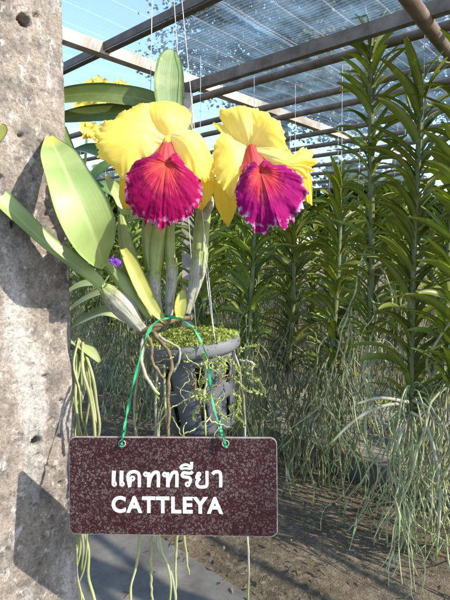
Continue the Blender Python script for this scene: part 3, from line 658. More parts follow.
# yellowing sheath across the stems
leaf('dry_leaf', [(123, 248, .648), (132, 264, .642), (142, 286, .638), (154, 308, .636), (167, 324, .638)], [3.5, 7, 7.5, 6, 1.5], TC + np.array([.3, 0, .3]), 'yleaf', 'yellowing leaf with brown spots', n=26, fold=.35, thick=.001)
leaf('leaf', [(180, 318, .63), (181, 308, .628), (182, 298, .63), (184, 289, .634)], [4, 6.5, 5.5, 1.5], TC + np.array([.3, 0, .2]), 'yleaf', n=16, fold=.5, thick=.001)
def bulb(pts, rad, matn, flat=.75, name='pseudobulb', sides=14):
    mb = MB(); q = [P(*a) for a in pts]; d = np.mean([a[2] for a in pts]); n_ = 40
    # ribbed: modulate the ring
    p = cr(q, n_); r = cr(np.array(rad)[:, None] / F * d, n_)[:, 0]; t = np.gradient(p, axis=0); t /= np.linalg.norm(t, axis=1, keepdims=True); th = np.linspace(0, 6.283, 30, endpoint=False); V = []
    for i in range(n_):
        a = np.cross(t[i], CF); a /= np.linalg.norm(a); b = np.cross(t[i], a); k = 1 + .06 * np.cos(th * 6 + 1) + .04 * np.cos(th * 11) 
        V.append(p[i] + r[i] * k[:, None] * (np.cos(th)[:, None] * a + flat * np.sin(th)[:, None] * b))
    uv = np.stack(np.meshgrid(np.linspace(0, 1, n_), th / 6.283, indexing='ij'), -1)
    mb.add(np.array(V), gridfaces(n_, 30, True) + [tuple(range(30))[::-1], tuple((n_ - 1) * 30 + j for j in range(30))], uv); return mb.build(name, M[matn], orch)
bulb([(104, 262, .652), (112, 270, .652), (124, 284, .652), (136, 302, .652), (150, 318, .65)], [3.5, 5, 6.5, 5, 3.5], 'bulb')
bulb([(104, 288, .65), (114, 298, .648), (126, 310, .645), (136, 322, .643), (145, 333, .642)], [6, 10, 10.5, 6.5, 4], 'sheath')
bulb([(121, 215, .69), (125, 240, .68), (131, 265, .672), (139, 290, .665), (146, 318, .66)], [3, 6, 8, 6.5, 4], 'bulb')
bulb([(160, 226, .668), (157, 240, .668), (155, 258, .668), (154, 275, .668)], [7, 8.5, 8, 5.5], 'bulb')
bulb([(152, 190, .672), (150, 210, .672), (148, 232, .67), (149, 256, .668), (152, 272, .667)], [4, 5.5, 6, 5.5, 4], 'bulb')
bulb([(154.5, 270, .667), (154, 285, .666), (156, 300, .664), (160, 318, .662)], [6.4, 6.2, 5, 3.5], 'sheath')
bulb([(172, 205, .672), (170, 230, .67), (170, 250, .668), (171, 266, .667)], [3, 4.5, 5, 4], 'bulb')
bulb([(171.5, 258, .667), (172, 275, .666), (170, 295, .664), (169, 316, .662)], [5.2, 5.6, 4.6, 3.5], 'sheath')
bulb([(206, 196, .66), (204, 212, .662), (201, 236, .662), (200, 258, .66)], [4.5, 6.5, 7.5, 7], 'bulb')
bulb([(207, 190, .66), (207, 204, .658), (203, 222, .657)], [3, 6.5, 2.5], 'sheath')
bulb([(200.5, 252, .659), (198, 270, .658), (193, 292, .656), (187, 314, .655)], [7.7, 7.6, 5.2, 3], 'sheath')
mb = MB(); tube(mb, [P(138, 332, .645), P(150, 330, .64), P(165, 322, .645), P(180, 318, .655), P(192, 318, .66)], [.005, .006, .006, .005, .004], 10, 24); mb.build('rhizome', M['rootbrown'], orch)
# flower stalks
for q in ([(152, 200, .668), (160, 170, .65), (168, 146, .622)], [(207, 200, .66), (222, 175, .65), (246, 152, .63)]):
    mb = MB(); tube(mb, [P(*a) for a in q], [.003, .0026, .003], 8, 14); mb.build('flower_stalk', M['bulb'], orch)
# roots
def oroot(pts, rad, matn, n_=26):
    q = cr([P(*a) for a in pts], n_ * 2); r = cr(np.array(rad)[:, None] / F * .63, n_ * 2)[:, 0]; sd = pts[0][0] * 1.37 + pts[0][1]
    for i in range(n_ * 2):
        q[i] += np.array([mnoise.noise((i * .16, sd, k)) for k in (0, 5, 9)]) * .0022; r[i] = max(.0002, r[i] * (1 + .35 * mnoise.noise((i * .35, sd, 3))))
    mb = MB(); tube(mb, q, r, 8); mb.build('root', M[matn], orch)
oroot([(150, 331, .635), (158, 338, .625), (167, 350, .615), (171, 366, .61), (168, 384, .61), (168, 410, .612), (169, 440, .615)], [2.4, 2.2, 1.8, 1.8, 1.7, 1.6, 1.4], 'rootbrown', 34)
oroot([(144, 336, .635), (142, 350, .62), (143, 368, .612), (150, 384, .61), (159, 394, .61)], [2.2, 2, 1.8, 1.8, 1.4], 'rootpale')
oroot([(146, 334, .63), (152, 346, .62), (152, 360, .615), (160, 374, .612), (165, 378, .612)], [2, 1.6, 1.5, 1.4, 1], 'rootbrown')
oroot([(158, 334, .628), (168, 342, .62), (180, 352, .616), (176, 368, .614), (172, 372, .616)], [1.6, 1.4, 1.2, 1.2, 1], 'rootpale')
rg = random.Random(31)
for k in range(24):
    x = rg.uniform(150, 236); y = rg.uniform(352, 425); d = .612 + .05 * ((x - 188) / 50) ** 2; q = [(x, y, d + .012)]; a = rg.random() * 6.28
    for i in range(rg.randint(4, 8)):
        a += rg.gauss(0, .8); x += 6 * math.cos(a); y += 4 * math.sin(a) + 3.5; q.append((x, y, .606 + .05 * ((x - 188) / 50) ** 2 + rg.gauss(0, .003)))
    w_ = rg.uniform(.35, .8); oroot(q, [w_, w_, w_ * .8, w_ * .5], rg.choice(['rootbrown', 'rootgreen', 'rootbrown', 'rootgreen']), len(q) * 4)
oroot([(240, 360, .66), (250, 362, .65), (253, 366, .65), (246, 372, .655)], [1.4, 1.3, 1.2, 1.2], 'rootpale')
oroot([(205, 356, .61), (206, 380, .608), (204, 400, .61), (206, 436, .615)], [1.2, 1.1, 1, 1], 'rootgreen')
for q in ([(162, 345, .63), (156, 400, .64), (152, 470, .66), (158, 540, .655), (172, 575, .65), (178, 620, .65)], [(146, 336, .64), (140, 370, .65), (134, 410, .66), (137, 470, .655), (136, 540, .65), (132, 590, .65), (133, 640, .65)], [(160, 350, .63), (164, 400, .635), (168, 440, .64), (158, 500, .64), (160, 545, .64), (170, 580, .64), (165, 630, .64)], [(232, 345, .66), (240, 385, .675), (246, 430, .68), (246, 500, .68), (245, 555, .68), (247, 620, .68)], [(180, 450, .68), (178, 520, .68), (174, 570, .68), (176, 620, .68)], [(200, 420, .66), (186, 470, .67), (182, 500, .68), (184, 548, .68), (192, 575, .68)], [(152, 520, .66), (150, 560, .66), (153, 610, .66)]):
    oroot([(x + rg.gauss(0, 1.6), y, d) for x, y, d in q], [1.1, 1.3, 1.4, 1.3, .9], rg.choice(['rootgreen', 'rootgreen', 'rootpale']), 40)

# ---- flowers
def sheet(ctrl, matn, parent, name, nu=48, nv=44, amp=.0035, fu=60, fv=170, seed=1, jag=.0015, sides=(1, 1, 1), p_=3.0, cup=0.0):
    c = np.array([[P(*q) for q in row] for row in ctrl]); V = cr(c, nu); V = np.swapaxes(cr(np.swapaxes(V, 0, 1), nv), 0, 1)
    u = np.linspace(0, 1, nu)[:, None]; v = np.linspace(-1, 1, nv)[None, :]
    e = np.maximum(np.where(v < 0, sides[0], sides[1]) * np.abs(v) ** p_ * np.clip(u * 3, 0, 1), sides[2] * u ** (p_ * 1.6) + 0 * v)
    V = ruffle(V, amp, fu, fv, e, seed, jag)
    N = gridnormals(V)
    for i in range(nu):
        for j in range(nv): V[i, j] += N[i, j] * (.0010 * mnoise.noise((u[i, 0] * 1.2, v[0, j] * 4.5, seed)) + .00045 * mnoise.noise((u[i, 0] * 2.5, v[0, j] * 13, seed)))
    mb = MB(); mb.add(V, gridfaces(nu, nv), np.stack(np.meshgrid(np.linspace(0, 1, nu), np.linspace(0, 1, nv), indexing='ij'), -1))
    return mb.build(name, M[matn], parent)
def fan(center, outline, prof, matn, parent, name, seed, nu=44, nv=220, amp=.0042):
    """the frilled skirt of a lip: center (px,py,d), outline points (px,py,d), prof bulge of the mid radius towards the viewer in metres"""
    c = P(*center); o = cr([P(*q) for q in outline], nv); V = np.zeros((nu, nv, 3)); s0 = Vector((seed * 3.3, 1.7, seed))
    for j in range(nv):
        for i in range(nu):
            t = i / (nu - 1); q = c + (o[j] - c) * (.04 + .96 * t) + TC * prof * math.sin(math.pi * min(1, t * .85 + .12)) 
            ends = min(1, j / nv / .07, (nv - 1 - j) / nv / .07)
            e = max(0, (t - .45) / .55) ** 1.8 * ends
            wv = 1.5 * mnoise.noise((j / nv * 11, seed * 3, t * .8)) + .9 * mnoise.noise((j / nv * 27, seed * 7, t * 1.3)) + .45 * mnoise.noise((j / nv * 60, seed * 5, t * 2))
            gr = .0005 * mnoise.noise((j / nv * 34, seed * 2, t * .7)) * math.sin(math.pi * t)
            q = q + TC * (amp * e * wv + gr + .0016 * mnoise.noise(Vector(q) * 75 + s0) * (t > .2) + .0007 * mnoise.noise(Vector(q) * 240 + s0) * (t > .3))
            if t > .8: q = q + (c - o[j]) * .085 * ((t - .8) / .2) ** 2 * ends * (mnoise.noise((j * .2, seed * 5, 0)) + .7 * mnoise.noise((j * .5, seed * 5, 2)))
            V[i, j] = q
    mb = MB(); mb.add(V, gridfaces(nu, nv), np.stack(np.meshgrid(np.linspace(0, 1, nu), np.linspace(0, 1, nv), indexing='ij'), -1)); return mb.build(name, M[matn], parent)
def part(name, label):
    o = bpy.data.objects.new(name, None); COL.objects.link(o); o.parent = orch; o['label'] = label; o.empty_display_size = .02; return o
f1 = part('flower', 'larger yellow flower on the left with round magenta lip')
sheet([[(160, 141, .602), (170, 138, .598), (178, 140, .602)], [(138, 126, .606), (165, 119, .588), (188, 128, .604)], [(132, 110, .616), (165, 104, .598), (191, 117, .616)], [(138, 105, .636), (166, 101, .63), (187, 107, .638)], [(155, 108, .655), (168, 106, .66), (180, 110, .655)]], 'petal', f1, 'sepal', amp=.0022, seed=1, jag=.0008)
sheet([[(168, 130, .600), (163, 140, .596), (160, 149, .600)], [(155, 104, .600), (142, 130, .588), (149, 158, .596)], [(126, 109, .596), (118, 138, .584), (137, 170, .596)], [(107, 117, .594), (102, 142, .586), (126, 180, .598)], [(97, 121, .598), (97, 143, .594), (113, 174, .602)]], 'petal', f1, 'petal', nu=64, nv=60, amp=.0048, seed=2, jag=.003, fu=48)
sheet([[(169, 140, .60), (173, 134, .595), (180, 128, .602)], [(177, 155, .587), (189, 140, .581), (200, 133, .60)], [(184, 172, .583), (199, 158, .583), (209, 150, .60)], [(190, 184, .586), (203, 176, .586), (213, 170, .604)], [(196, 182, .593), (205, 183, .598), (212, 180, .611)]], 'petal', f1, 'petal', amp=.0022, seed=3, jag=.0012, sides=(.4, 1, 1))
sheet([[(180, 146, .612), (194, 146, .610), (207, 150, .614)], [(187, 172, .612), (201, 172, .609), (214.5, 176, .616)], [(192, 194, .616), (203, 195, .613), (212.5, 195, .619)], [(198, 208, .62), (201, 210, .62), (204, 208, .62)]], 'sepal', f1, 'sepal', amp=.001, seed=4, jag=.0)
sheet([[(158, 160, .614), (151, 153, .611), (145, 148, .614)], [(146, 184, .616), (134, 176, .612), (123, 170, .616)], [(138, 202, .618), (128, 197, .615), (119, 193, .619)], [(127, 209, .62), (124.5, 209, .62), (122, 207, .62)]], 'sepal', f1, 'sepal', amp=.001, seed=5, jag=.0)
fan((167, 164, .578), [(156, 152, .588), (148, 157, .58), (137, 161, .580), (128, 174, .578), (125, 190, .575), (128, 204, .572), (137, 216, .569), (148, 223, .568), (156, 225, .568), (161, 231, .57), (166, 225, .568), (178, 223, .568), (190, 217, .571), (198, 207, .573), (203, 192, .577), (199, 179, .58), (188, 168, .583), (177, 153, .588)], .012, 'lip', f1, 'lip', 1.0)
sheet([[(161, 145, .60), (168, 139, .596), (175, 145, .60)], [(154, 153, .588), (166, 148, .583), (179, 156, .588)], [(150, 163, .580), (165, 160, .574), (184, 168, .580)], [(151, 168, .582), (164, 167, .580), (184, 173, .582)], [(154, 172, .586), (165, 172, .585), (182, 177, .586)]], 'tube', f1, 'lip_tube', amp=.0014, seed=6, jag=.0005, fv=120)
mb = MB(); tube(mb, [P(168, 136, .612), P(168, 140, .602), P(167, 146, .594)], [.0065, .0075, .004], 10, 10); mb.build('column', M['petal'], f1)
f2 = part('flower', 'smaller yellow flower on the right with purple-edged lip')
sheet([[(243, 152, .612), (250, 147, .606), (258, 148, .61)], [(226, 133, .610), (246, 127, .596), (263, 134, .608)], [(219, 116, .614), (241, 109, .602), (261, 114, .614)], [(222, 111, .632), (238, 106, .63), (255, 107, .634)], [(226, 114, .65), (238, 112, .652), (250, 112, .65)]], 'petal', f2, 'sepal', amp=.0028, seed=11, jag=.001)
sheet([[(240, 140, .612), (236, 136, .612), (236, 131, .615)], [(229, 139, .608), (226, 134, .607), (228, 128, .612)], [(220, 131, .61), (217, 128, .61), (220, 124, .613)], [(214, 125, .615), (213, 124, .615), (214, 123, .616)]], 'petal', f2, 'sepal', amp=.001, seed=17, jag=0)
sheet([[(247, 152, .61), (250, 147, .606), (255, 147, .61)], [(249, 124, .604), (264, 131, .592), (273, 154, .600)], [(254, 110, .606), (275, 122, .590), (287, 154, .598)], [(268, 111, .614), (283, 130, .60), (286, 150, .606)]], 'petal', f2, 'petal', amp=.003, seed=12, jag=.002)
sheet([[(252, 146, .604), (256, 152, .598), (262, 160, .6)], [(276, 147, .598), (276, 158, .586), (274, 168, .592)], [(291, 153, .597), (292, 164, .585), (288, 173, .592)], [(302, 147, .602), (304, 162, .59), (300, 178, .598)], [(309, 146, .61), (315, 164, .602), (307, 180, .606)]], 'petal', f2, 'petal', amp=.0042, seed=13, jag=.0025)
sheet([[(243, 141, .612), (246, 146, .604), (247, 154, .608)], [(228, 134, .606), (235, 160, .590), (245, 178, .598)], [(215, 147, .602), (224, 172, .589), (238, 190, .597)], [(212, 165, .603), (217, 181, .594), (231, 199, .60)]], 'petal', f2, 'petal', amp=.0036, seed=14, jag=.002)
sheet([[(220, 164, .615), (230, 162, .612), (244, 164, .616)], [(213.5, 188, .614), (226, 187, .606), (240, 190, .614)], [(216, 207, .615), (227, 207, .609), (237, 206, .616)], [(226, 226, .618), (228, 227, .618), (230, 225, .618)]], 'sepal', f2, 'sepal', amp=.001, seed=15, jag=0)
sheet([[(284, 160, .614), (294, 158, .612), (305, 160, .615)], [(295, 182, .614), (303, 180, .611), (311.5, 179, .616)], [(302, 200, .616), (307, 202, .614), (312, 206, .618)]], 'sepal', f2, 'sepal', amp=.001, seed=16, jag=0)
fan((260, 172, .585), [(252, 160, .594), (245, 170, .587), (238, 181, .584), (235, 197, .579), (239, 213, .576), (249, 225, .574), (259, 233, .573), (268, 231, .57), (275, 224, .567), (284, 228, .57), (296, 219, .574), (305, 206, .577), (306, 190, .58), (300, 176, .583), (288, 168, .586), (275, 164, .59), (264, 160, .595)], .011, 'lip2', f2, 'lip', 2.3, amp=.0055)
sheet([[(244, 151, .607), (251, 144, .600), (259, 150, .605)], [(242, 164, .596), (255, 157, .589), (269, 163, .595)], [(242, 173, .590), (257, 168, .584), (275, 171, .590)], [(244, 178, .591), (258, 175, .588), (274, 177, .591)], [(248, 181, .594), (259, 180, .592), (272, 181, .594)]], 'tube', f2, 'lip_tube', amp=.0016, seed=18, jag=.0005, fv=120)

mb = MB(); tube(mb, [P(249, 140, .622), P(250, 145, .612), P(251, 150, .604)], [.006, .007, .004], 10, 10); mb.build('column', M['petal'], f2)
# ------------------------------------------------------------------ second yellow orchid behind the post
yo = thing('yellow_orchid', 'yellow-flowered orchid half hidden behind the post and green leaves', 'orchid', P(92, 160, .92))
def bloom(c, r, parent, matn, seed, facing, name='flower'):
    rg = random.Random(seed); fz = np.asarray(facing, float); fz /= np.linalg.norm(fz); a = np.cross(fz, U3); a /= np.linalg.norm(a); b = np.cross(a, fz); mb = MB()
    for k in range(5):
        th = 1.57 + k * 1.2566 + rg.gauss(0, .12); d = a * math.cos(th) + b * math.sin(th); wd = (.62 if k in (1, 4) else .3) * r
        blade(mb, [c, c + d * r * .5 + fz * r * .18, c + d * r + fz * r * .05], [wd * .3, wd, wd * .9, wd * .15], fz, n=12, m=7, fold=.2, thick=.0004, ruf=r * .06, rf=2, seed=seed + k)
    blade(mb, [c, c - b * r * .3 + fz * r * .4, c - b * r * .7 + fz * r * .35], [r * .15, r * .3, r * .35, r * .1], fz + b, n=10, m=7, fold=-.5, thick=.0004)
    return mb.build(name, M[matn], parent)
for k, (x, y, d, r, fc) in enumerate(((99, 90, .93, .03, (.2, -1, .2)), (121, 92, .93, .026, (.4, -1, .1)), (112, 108, .92, .03, (.3, -1, .4)), (86, 108, .92, .028, (-.2, -1, .3)), (90, 131, .88, .022, (.5, -1, -.1)), (103, 137, .9, .022, (.3, -1, -.5)))):
    bloom(P(x, y, d), r, yo, 'farpetal', 60 + k, fc)
mb = MB(); tube(mb, [P(84, 190, .93), P(86, 150, .92), P(90, 120, .915), P(98, 98, .91)], .0028, 8, 20); tube(mb, [P(88, 132, .918), P(98, 128, .91), P(106, 136, .91)], .0022, 8, 10); tube(mb, [P(90, 118, .915), P(104, 108, .92), P(119, 96, .925)], .0022, 8, 10); mb.build('flower_stalk', M['bulb'], yo)
for q, wd in (([(84, 190, .93), (96, 172, .92), (110, 163, .92), (124, 166, .92)], [4, 8, 7, 2]), ([(84, 192, .93), (98, 186, .94), (112, 190, .95), (120, 200, .95)], [4, 8, 7, 2])):
    mb = MB(); blade(mb, [P(*a) for a in q], [x / F * .92 for x in wd], TC + U3, n=18); mb.build('leaf', M['cleaf_dark'], yo)

# ------------------------------------------------------------------ pale hanging orchid at the left, low
ho = thing('hanging_orchid', 'pale-leaved hanging orchid with long green roots behind the post', 'orchid', P(76, 320, .9))
for q, wd in (([(66, 312, .92), (84, 298, .90), (104, 290, .885), (122, 292, .875), (130, 298, .875)], [6, 9, 9, 6, 2]), ([(66, 330, .92), (84, 318, .9), (104, 310, .89), (120, 314, .885), (132, 324, .88)], [6, 9, 10, 8, 3]), ([(66, 292, .93), (80, 284, .92), (96, 282, .91), (108, 286, .905)], [5, 8, 7, 2]), ([(64, 335, .92), (80, 342, .91), (92, 352, .905), (100, 362, .905)], [5, 7, 6, 2])):
    mb = MB(); blade(mb, [P(*a) for a in q], [x / F * .9 for x in wd], TC * .5 + U3, n=20, fold=.4); mb.build('leaf', M['pleaf'], ho)
mb = MB(); tube(mb, [P(62, 270, .94), P(66, 320, .93), P(70, 350, .92)], [.006, .011, .007], 10, 14); mb.build('stem', M['vstem'], ho)
rg = random.Random(9)
for k in range(11):
    x0 = rg.uniform(68, 84); x = x0; y = rg.uniform(335, 350); pts = [(x, y, .91)]
    L = rg.choice([430, 470, 560, 640]) if k > 2 else 650; side = rg.uniform(-3, 14)
    while y < L:
        y += 26; x = x0 + side * min(1, (y - 335) / 60) + 5 * math.sin(y * .035 + k * 1.7) + rg.gauss(0, 2.2); pts.append((x, y, .90 + .02 * math.sin(k + y * .02)))
    mb = MB(); w_ = rg.uniform(.6, 1.15) / F * .9; tube(mb, [P(*a) for a in pts], [1.7 * w_, 1.5 * w_, 1.8 * w_, 1.4 * w_, 1.6 * w_, 1.0 * w_], 8, len(pts) * 4); mb.build('root', M[rg.choice(['rootgreen', 'rootpale', 'rootgreen'])], ho)
bloom(P(114, 264, .93), .016, ho, 'purple', 5, (.1, -1, .1)); mb = MB(); tube(mb, [P(70, 330, .925), P(88, 300, .935), P(106, 280, .935), P(114, 266, .935)], .0016, 6, 16); mb.build('flower_stalk', M['bulb'], ho)

# ------------------------------------------------------------------ vandas
def vanda_parts(seed, H, L, W, nl, nr, rl, spread=.25, lowleaf=0.0, az=0.0, rr=.0032, lean=(0, 0), ml=5, nn=12, baseroots=.35):
    """stem, leaves, roots with the stem's foot at the origin"""
    rg = random.Random(seed); ph = rg.random() * 6
    def stem(t): return np.array([lean[0] * t * H + .012 * math.sin(t * 4 + ph), lean[1] * t * H + .012 * math.cos(t * 3 + ph), t * H])
    ms = MB(); tube(ms, [stem(t) for t in np.linspace(0, 1, 12)], [.010, .016, .016, .015, .013, .008], 8, 30)
    mlv = MB()
    for k in range(nl):
        t = lowleaf + (1 - lowleaf) * (k + rg.uniform(-.2, .2)) / (nl - 1); t = min(max(t, 0), 1); a = az + (math.pi if k % 2 else 0) + rg.gauss(0, spread)
        if rg.random() < .06: continue
        topf = max(0, (t - .86) / .14); ln = L * (1 - .45 * topf) * rg.uniform(.68, 1.1) * (.85 + .15 * min(1, (t - lowleaf + .02) * 6))
        e0 = R(58 + 24 * topf + rg.gauss(0, 9)); bend = R((66 - 44 * topf) * rg.uniform(.5, 1.3)); o = np.array([math.cos(a), math.sin(a), 0]); p = stem(t) + o * .006
        pts = [p]; nrm = []; ns = 7; e = e0; sidew = rg.gauss(0, .14); tw = rg.gauss(0, .6); tz = np.array([-math.sin(a), math.cos(a), 0])
        for s_ in range(ns):
            e = e0 - bend * ((s_ + .5) / ns) ** 1.2; d = o * math.cos(e) + U3 * math.sin(e) + tz * sidew * s_ / ns; p = p + d / np.linalg.norm(d) * ln / ns; pts.append(p)
        for s_ in range(ns + 1):
            e = e0 - bend * (s_ / ns) ** 1.2; nrm.append(-o * math.sin(e) + U3 * math.cos(e) + tz * (tw * (.3 + .7 * s_ / ns)))
        w_ = W * rg.uniform(.85, 1.1); blade(mlv, pts, [w_ * .85, w_ * .95, w_, w_ * .95, w_ * .85, w_ * .62, w_ * .22], np.array(nrm), n=nn, m=ml, fold=.5, thick=.0012)
    mr = MB()
    for k in range(nr):
        t = rg.random() ** 1.8 * baseroots; a = rg.random() * 6.283; o = np.array([math.cos(a), math.sin(a), 0]); p = stem(t); out_ = rg.uniform(.02, .16); ln = rl * rg.uniform(.45, 1.1) + t * H
        pts = [p, p + o * out_ * .45 + U3 * rg.uniform(-.02, .03), p + o * out_ - U3 * rg.uniform(.03, .09)]; q = pts[-1]; steps = max(4, int(ln / .07)); dr = np.array([rg.gauss(0, .004), rg.gauss(0, .004), 0])
        for s_ in range(steps):
            dr = dr * .72 + np.array([rg.gauss(0, .014), rg.gauss(0, .014), 0]); q = q + dr - U3 * ln / steps * rg.uniform(.5, 1.3); pts.append(q)
            if rg.random() < .16 and s_ > 1:
                b_ = [q]; dd = np.array([rg.gauss(0, .03), rg.gauss(0, .03), 0]); z_ = q
                for _ in range(rg.randint(2, 5)): z_ = z_ + dd * .8 - U3 * .045 + np.array([rg.gauss(0, .006), rg.gauss(0, .006), 0]); b_.append(z_)
                tube(mr, b_, [rr * .75, rr * .7, rr * .4], 5, len(b_) * 2)
        r_ = rr * rg.uniform(.45, 1.4); tube(mr, pts, [r_ * rg.uniform(.8, 1.2) for _ in range(9)] + [r_ * .5], 5, len(pts) * 2)
    return ms, mlv, mr
VG = 'hanging strap-leaved vanda orchids'
def vanda(loc, label, seed, rod=None, group=VG, extra=None, rootm='root', **k):
    t = thing('vanda_orchid', label, 'orchid', loc, group); ms, mlv, mr = vanda_parts(seed, **k); z = np.array([0, 0, 0.])
    for nm, mbx, mt in (('stem', ms, 'vstem'), ('foliage', mlv, 'vleaf'), ('aerial_roots', mr, rootm)):
        o = bpy.data.objects.new(nm, mbx.mesh(nm, M[mt])); COL.objects.link(o); o.parent = t
    mb = MB(); H = k['H']; ln = k.get('lean', (0, 0)); tp = np.array([ln[0] * H * .8, ln[1] * H * .8, H * .8]); tube(mb, [tp + (.012, -.012, 0), (tp[0], tp[1], max(HR - loc[2], H * .8 + .1))], .0011, 5, 2)
    link('hanging_wire', mb.mesh('hanging_wire', M['wire']), t); return t
AZ = R(8)
vA = vanda(P(411, 418, 2.06), 'tallest strap-leaved orchid at the right with pale roots hanging to the ground', 101, H=1.46, L=.295, W=.0205, nl=88, nr=56, rl=.85, lean=(-.025, 0), az=AZ, spread=.3, ml=7, nn=18, rr=.0033, baseroots=.12, rootm='root')
mb = MB(); loc = np.array(vA.location); tube(mb, [P(410, 108, 2.04), P(406, 92, 2.02), P(409, 76, 2.0), P(420, 66, 1.98), P(436, 62, 1.97), P(456, 64, 1.97)], .0055, 8, 26); mb.build('flower_stalk', M['bulb'], vA)
for q in ([(406, 412, 2.02), (396, 404, 1.98), (372, 410, 1.95), (350, 424, 1.94), (330, 444, 1.94)], [(410, 416, 2.02), (402, 430, 1.98), (396, 452, 1.96)], [(412, 400, 2.02), (428, 408, 1.98), (442, 424, 1.96), (452, 450, 1.95), (455, 480, 1.95)], [(408, 402, 2.0), (380, 398, 1.96), (356, 404, 1.95)], [(411, 412, 2.0), (424, 422, 1.96), (434, 450, 1.94), (440, 500, 1.93), (436, 560, 1.93)]):
    mb = MB(); tube(mb, [P(*a) for a in q], [.008, .0075, .007, .0045], 8, 22); mb.build('thick_root', M['rootpale'], vA)
vB = vanda(P(367, 345, 2.17), 'slim strap-leaved orchid second from the right reaching above the pipe', 102, H=1.385, L=.20, W=.0165, nl=98, nr=18, rl=.7, lean=(-.02, 0), az=R(-10), spread=.5, ml=7, nn=16, rr=.0036)
vC = vanda(P(454, 395, 1.96), 'strap-leaved orchid cut by the right edge of the picture', 103, H=1.36, L=.29, W=.021, nl=80, nr=34, rl=.8, lean=(-.012, 0), az=R(15), spread=.3, ml=7, nn=16, rr=.004)
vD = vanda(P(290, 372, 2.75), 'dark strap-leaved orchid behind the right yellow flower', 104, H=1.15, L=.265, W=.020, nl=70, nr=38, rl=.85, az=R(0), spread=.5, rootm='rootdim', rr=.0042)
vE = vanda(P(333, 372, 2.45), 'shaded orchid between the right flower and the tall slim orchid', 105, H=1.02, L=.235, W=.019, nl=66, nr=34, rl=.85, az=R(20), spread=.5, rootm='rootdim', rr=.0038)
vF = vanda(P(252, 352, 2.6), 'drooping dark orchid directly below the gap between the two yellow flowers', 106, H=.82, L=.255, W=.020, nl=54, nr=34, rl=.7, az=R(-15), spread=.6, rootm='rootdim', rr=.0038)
protos = [vD, vE, vF]
def dup(root, loc, rz, sc, label, group=VG):
    r = root.copy(); COL.objects.link(r); r.location = Vector(loc); r.rotation_euler = (0, 0, rz); r.scale = (sc, sc, sc); r['label'] = label; r['group'] = group
    for ch in root.children:
        c = ch.copy(); COL.objects.link(c); c.parent = r
    return r
rg = random.Random(77)
near = [(2.04, 2.32, 2, 'low shaded orchid just left of the pot, close behind it'), (2.06, 2.85, 1, 'shaded orchid behind the lower end of the strap leaf'), (2.04, 3.4, 2, 'shaded orchid between the concrete post and the pot'),
        (1.80, 1.80, 2, 'orchid directly behind the pot in front of the pale inner post'), (2.47, 1.36, 0, 'dark orchid partly covered by the two right-hand orchids'), (2.47, .72, 0, 'orchid behind the orchid cut by the right edge'), (2.47, 2.05, 0, 'dark strap-leaved orchid seen just right of the pot with long roots'),
        (2.47, 2.45, 1, 'orchid seen behind the upright stems of the potted orchid'), (2.47, 2.85, 0, 'dark orchid behind the yellowing sheath'), (2.47, 3.25, 2, 'dark low orchid behind the broad pale leaf'), (2.47, 3.7, 1, 'dark orchid in the second row beside the concrete post')]
for b, a, pi, lab in near:
    zf = {0: .58, 1: .66, 2: .78}[pi] + rg.uniform(-.06, .06)
    dup(protos[pi], G(a, b, zf), rg.random() * 6.28, rg.uniform(.9, 1.08), lab)
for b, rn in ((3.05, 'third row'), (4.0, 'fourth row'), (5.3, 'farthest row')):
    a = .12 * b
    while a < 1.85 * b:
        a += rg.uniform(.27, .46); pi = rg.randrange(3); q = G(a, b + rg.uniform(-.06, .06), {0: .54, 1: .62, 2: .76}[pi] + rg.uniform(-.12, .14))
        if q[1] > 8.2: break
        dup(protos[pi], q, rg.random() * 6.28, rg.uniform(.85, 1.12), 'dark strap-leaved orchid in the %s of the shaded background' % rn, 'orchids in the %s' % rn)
# a few yellow flower sprays lit in the background
for k, (x, y, d) in enumerate(((343, 210, 3.4), (338, 240, 3.2), (333, 214, 3.6))):
    sp = thing('orchid_spray', ['upper yellow flower spray glowing between dark leaves', 'lower yellow flower spray glowing between dark leaves', 'small yellow flower spray left of the slim orchid'][k], 'flower', P(x, y, d), 'yellow flower sprays in the background')
    for q in range(3): bloom(P(x + (q - 1) * 4, y + (q % 2) * 4, d), .024, sp, 'farpetal', 300 + k * 5 + q, (.3, -1, .2))
    mb = MB(); tube(mb, [P(x, y, d + .03), P(x + 4, y + 30, d + .06), P(x + 8, y + 60, d + .1)], .003, 6, 10); mb.build('flower_stalk', M['bulb'], sp)

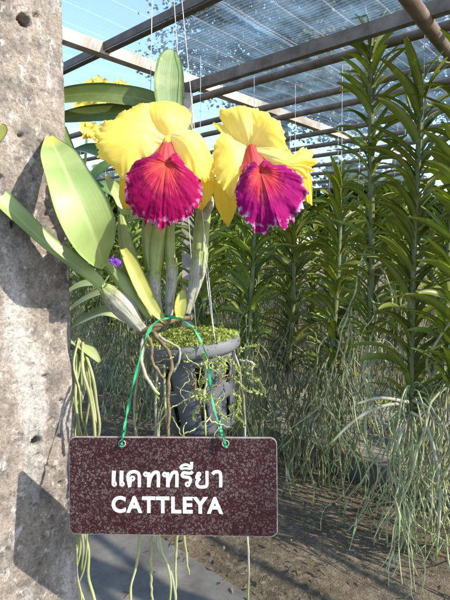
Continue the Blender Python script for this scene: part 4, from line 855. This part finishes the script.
# ------------------------------------------------------------------ trees beyond the netting
def tree(name, label, base, H, crown_r, crown_z, n_leaf, size, matn, seed, trunk_r=.16, squash=.8, clumps=26, gaps=.5, cat='tree', group=None):
    rg = random.Random(seed); base = np.asarray(base, float); t = thing(name, label, cat, base, group); mb = MB(); ends = []
    top = base + (rg.gauss(0, .2), rg.gauss(0, .2), crown_z)
    tube(mb, [base - (0, 0, .1), base * .5 + top * .5 + (rg.gauss(0, .12), rg.gauss(0, .12), 0), top], [trunk_r, trunk_r * .75, trunk_r * .5], 10, 14)
    for k in range(clumps):
        a = rg.random() * 6.283; e = rg.uniform(-.35, 1.2); r = crown_r * rg.uniform(.45, 1.0); c = top + r * np.array([math.cos(a) * math.cos(e), math.sin(a) * math.cos(e), math.sin(e) * squash])
        s_ = base + (top - base) * rg.uniform(.6, 1.0); mid = (s_ + c) / 2 + np.array([0, 0, .12 * crown_r]); tube(mb, [s_, mid, c], [trunk_r * .38, trunk_r * .22, trunk_r * .05], 6, 10); ends.append((c, r))
        for _ in range(2):
            d = c + np.array([rg.gauss(0, .25), rg.gauss(0, .25), rg.gauss(0, .2)]) * crown_r * .6; tube(mb, [mid, (mid + d) / 2 + (0, 0, .04 * crown_r), d], [trunk_r * .14, trunk_r * .09, trunk_r * .03], 5, 7); ends.append((d, r))
    mb.build('trunk', M['bark'], t); ml = MB(); V = []; Fc = []; UV = []
    for k in range(n_leaf):
        c, r = ends[rg.randrange(len(ends))]; s_ = crown_r * .125; p = c + np.array([rg.gauss(0, s_), rg.gauss(0, s_), rg.gauss(0, s_ * .75)])
        d = np.array([rg.gauss(0, 1), rg.gauss(0, 1), rg.gauss(-.3, .7)]); d /= np.linalg.norm(d); q = np.cross(d, [rg.gauss(0, .4), rg.gauss(0, .4), 1]); q /= np.linalg.norm(q) + 1e-9; L = size * rg.uniform(.6, 1.3); w_ = L * .42
        i = len(V); V += [p, p + d * L * .5 + q * w_, p + d * L, p + d * L * .5 - q * w_]; Fc.append((i, i + 1, i + 2, i + 3)); UV += [(0, .5), (.5, 0), (1, .5), (.5, 1)]
    ml.add(V, Fc, UV); ml.build('crown', M[matn], t, False); return t
tree('shade_tree', 'tall thin-leaved tree seen through the netting at upper right', (3.6, 9.8, 0), 8, 3.2, 5.0, 46000, .095, 'treeleaf', 21, .2)
tree('shade_tree', 'brownish tree seen through the netting above the right flower', (1.0, 11.5, 0), 8, 2.6, 5.9, 28000, .095, 'treeleaf', 22, .17)
tree('shade_tree', 'tree beyond the netting at the far right edge', (7.4, 8.6, 0), 8, 3.0, 4.6, 30000, .095, 'treeleaf', 23, .2)
hl = ['bushy tree behind the rows at the far left', 'bushy tree behind the concrete post and yellow flower', 'bushy tree behind the left yellow flower', 'bushy tree behind the gap between both flowers', 'bushy tree behind the right yellow flower', 'bushy tree behind the slim orchid', 'bushy tree behind the tallest orchid', 'bushy tree beyond the right edge rows']
for k in range(8):
    q = np.array([-5.6 + 1.75 * k, 10.2 + .5 * math.sin(k * 2.2), 0])
    tree('bush', hl[k], q, 2.9, 1.45, 1.6 + .2 * math.sin(k * 1.7), 8000, .12, 'hedgeleaf', 30 + k, .06, .8, 16, cat='bush', group='bushes behind the shade house')
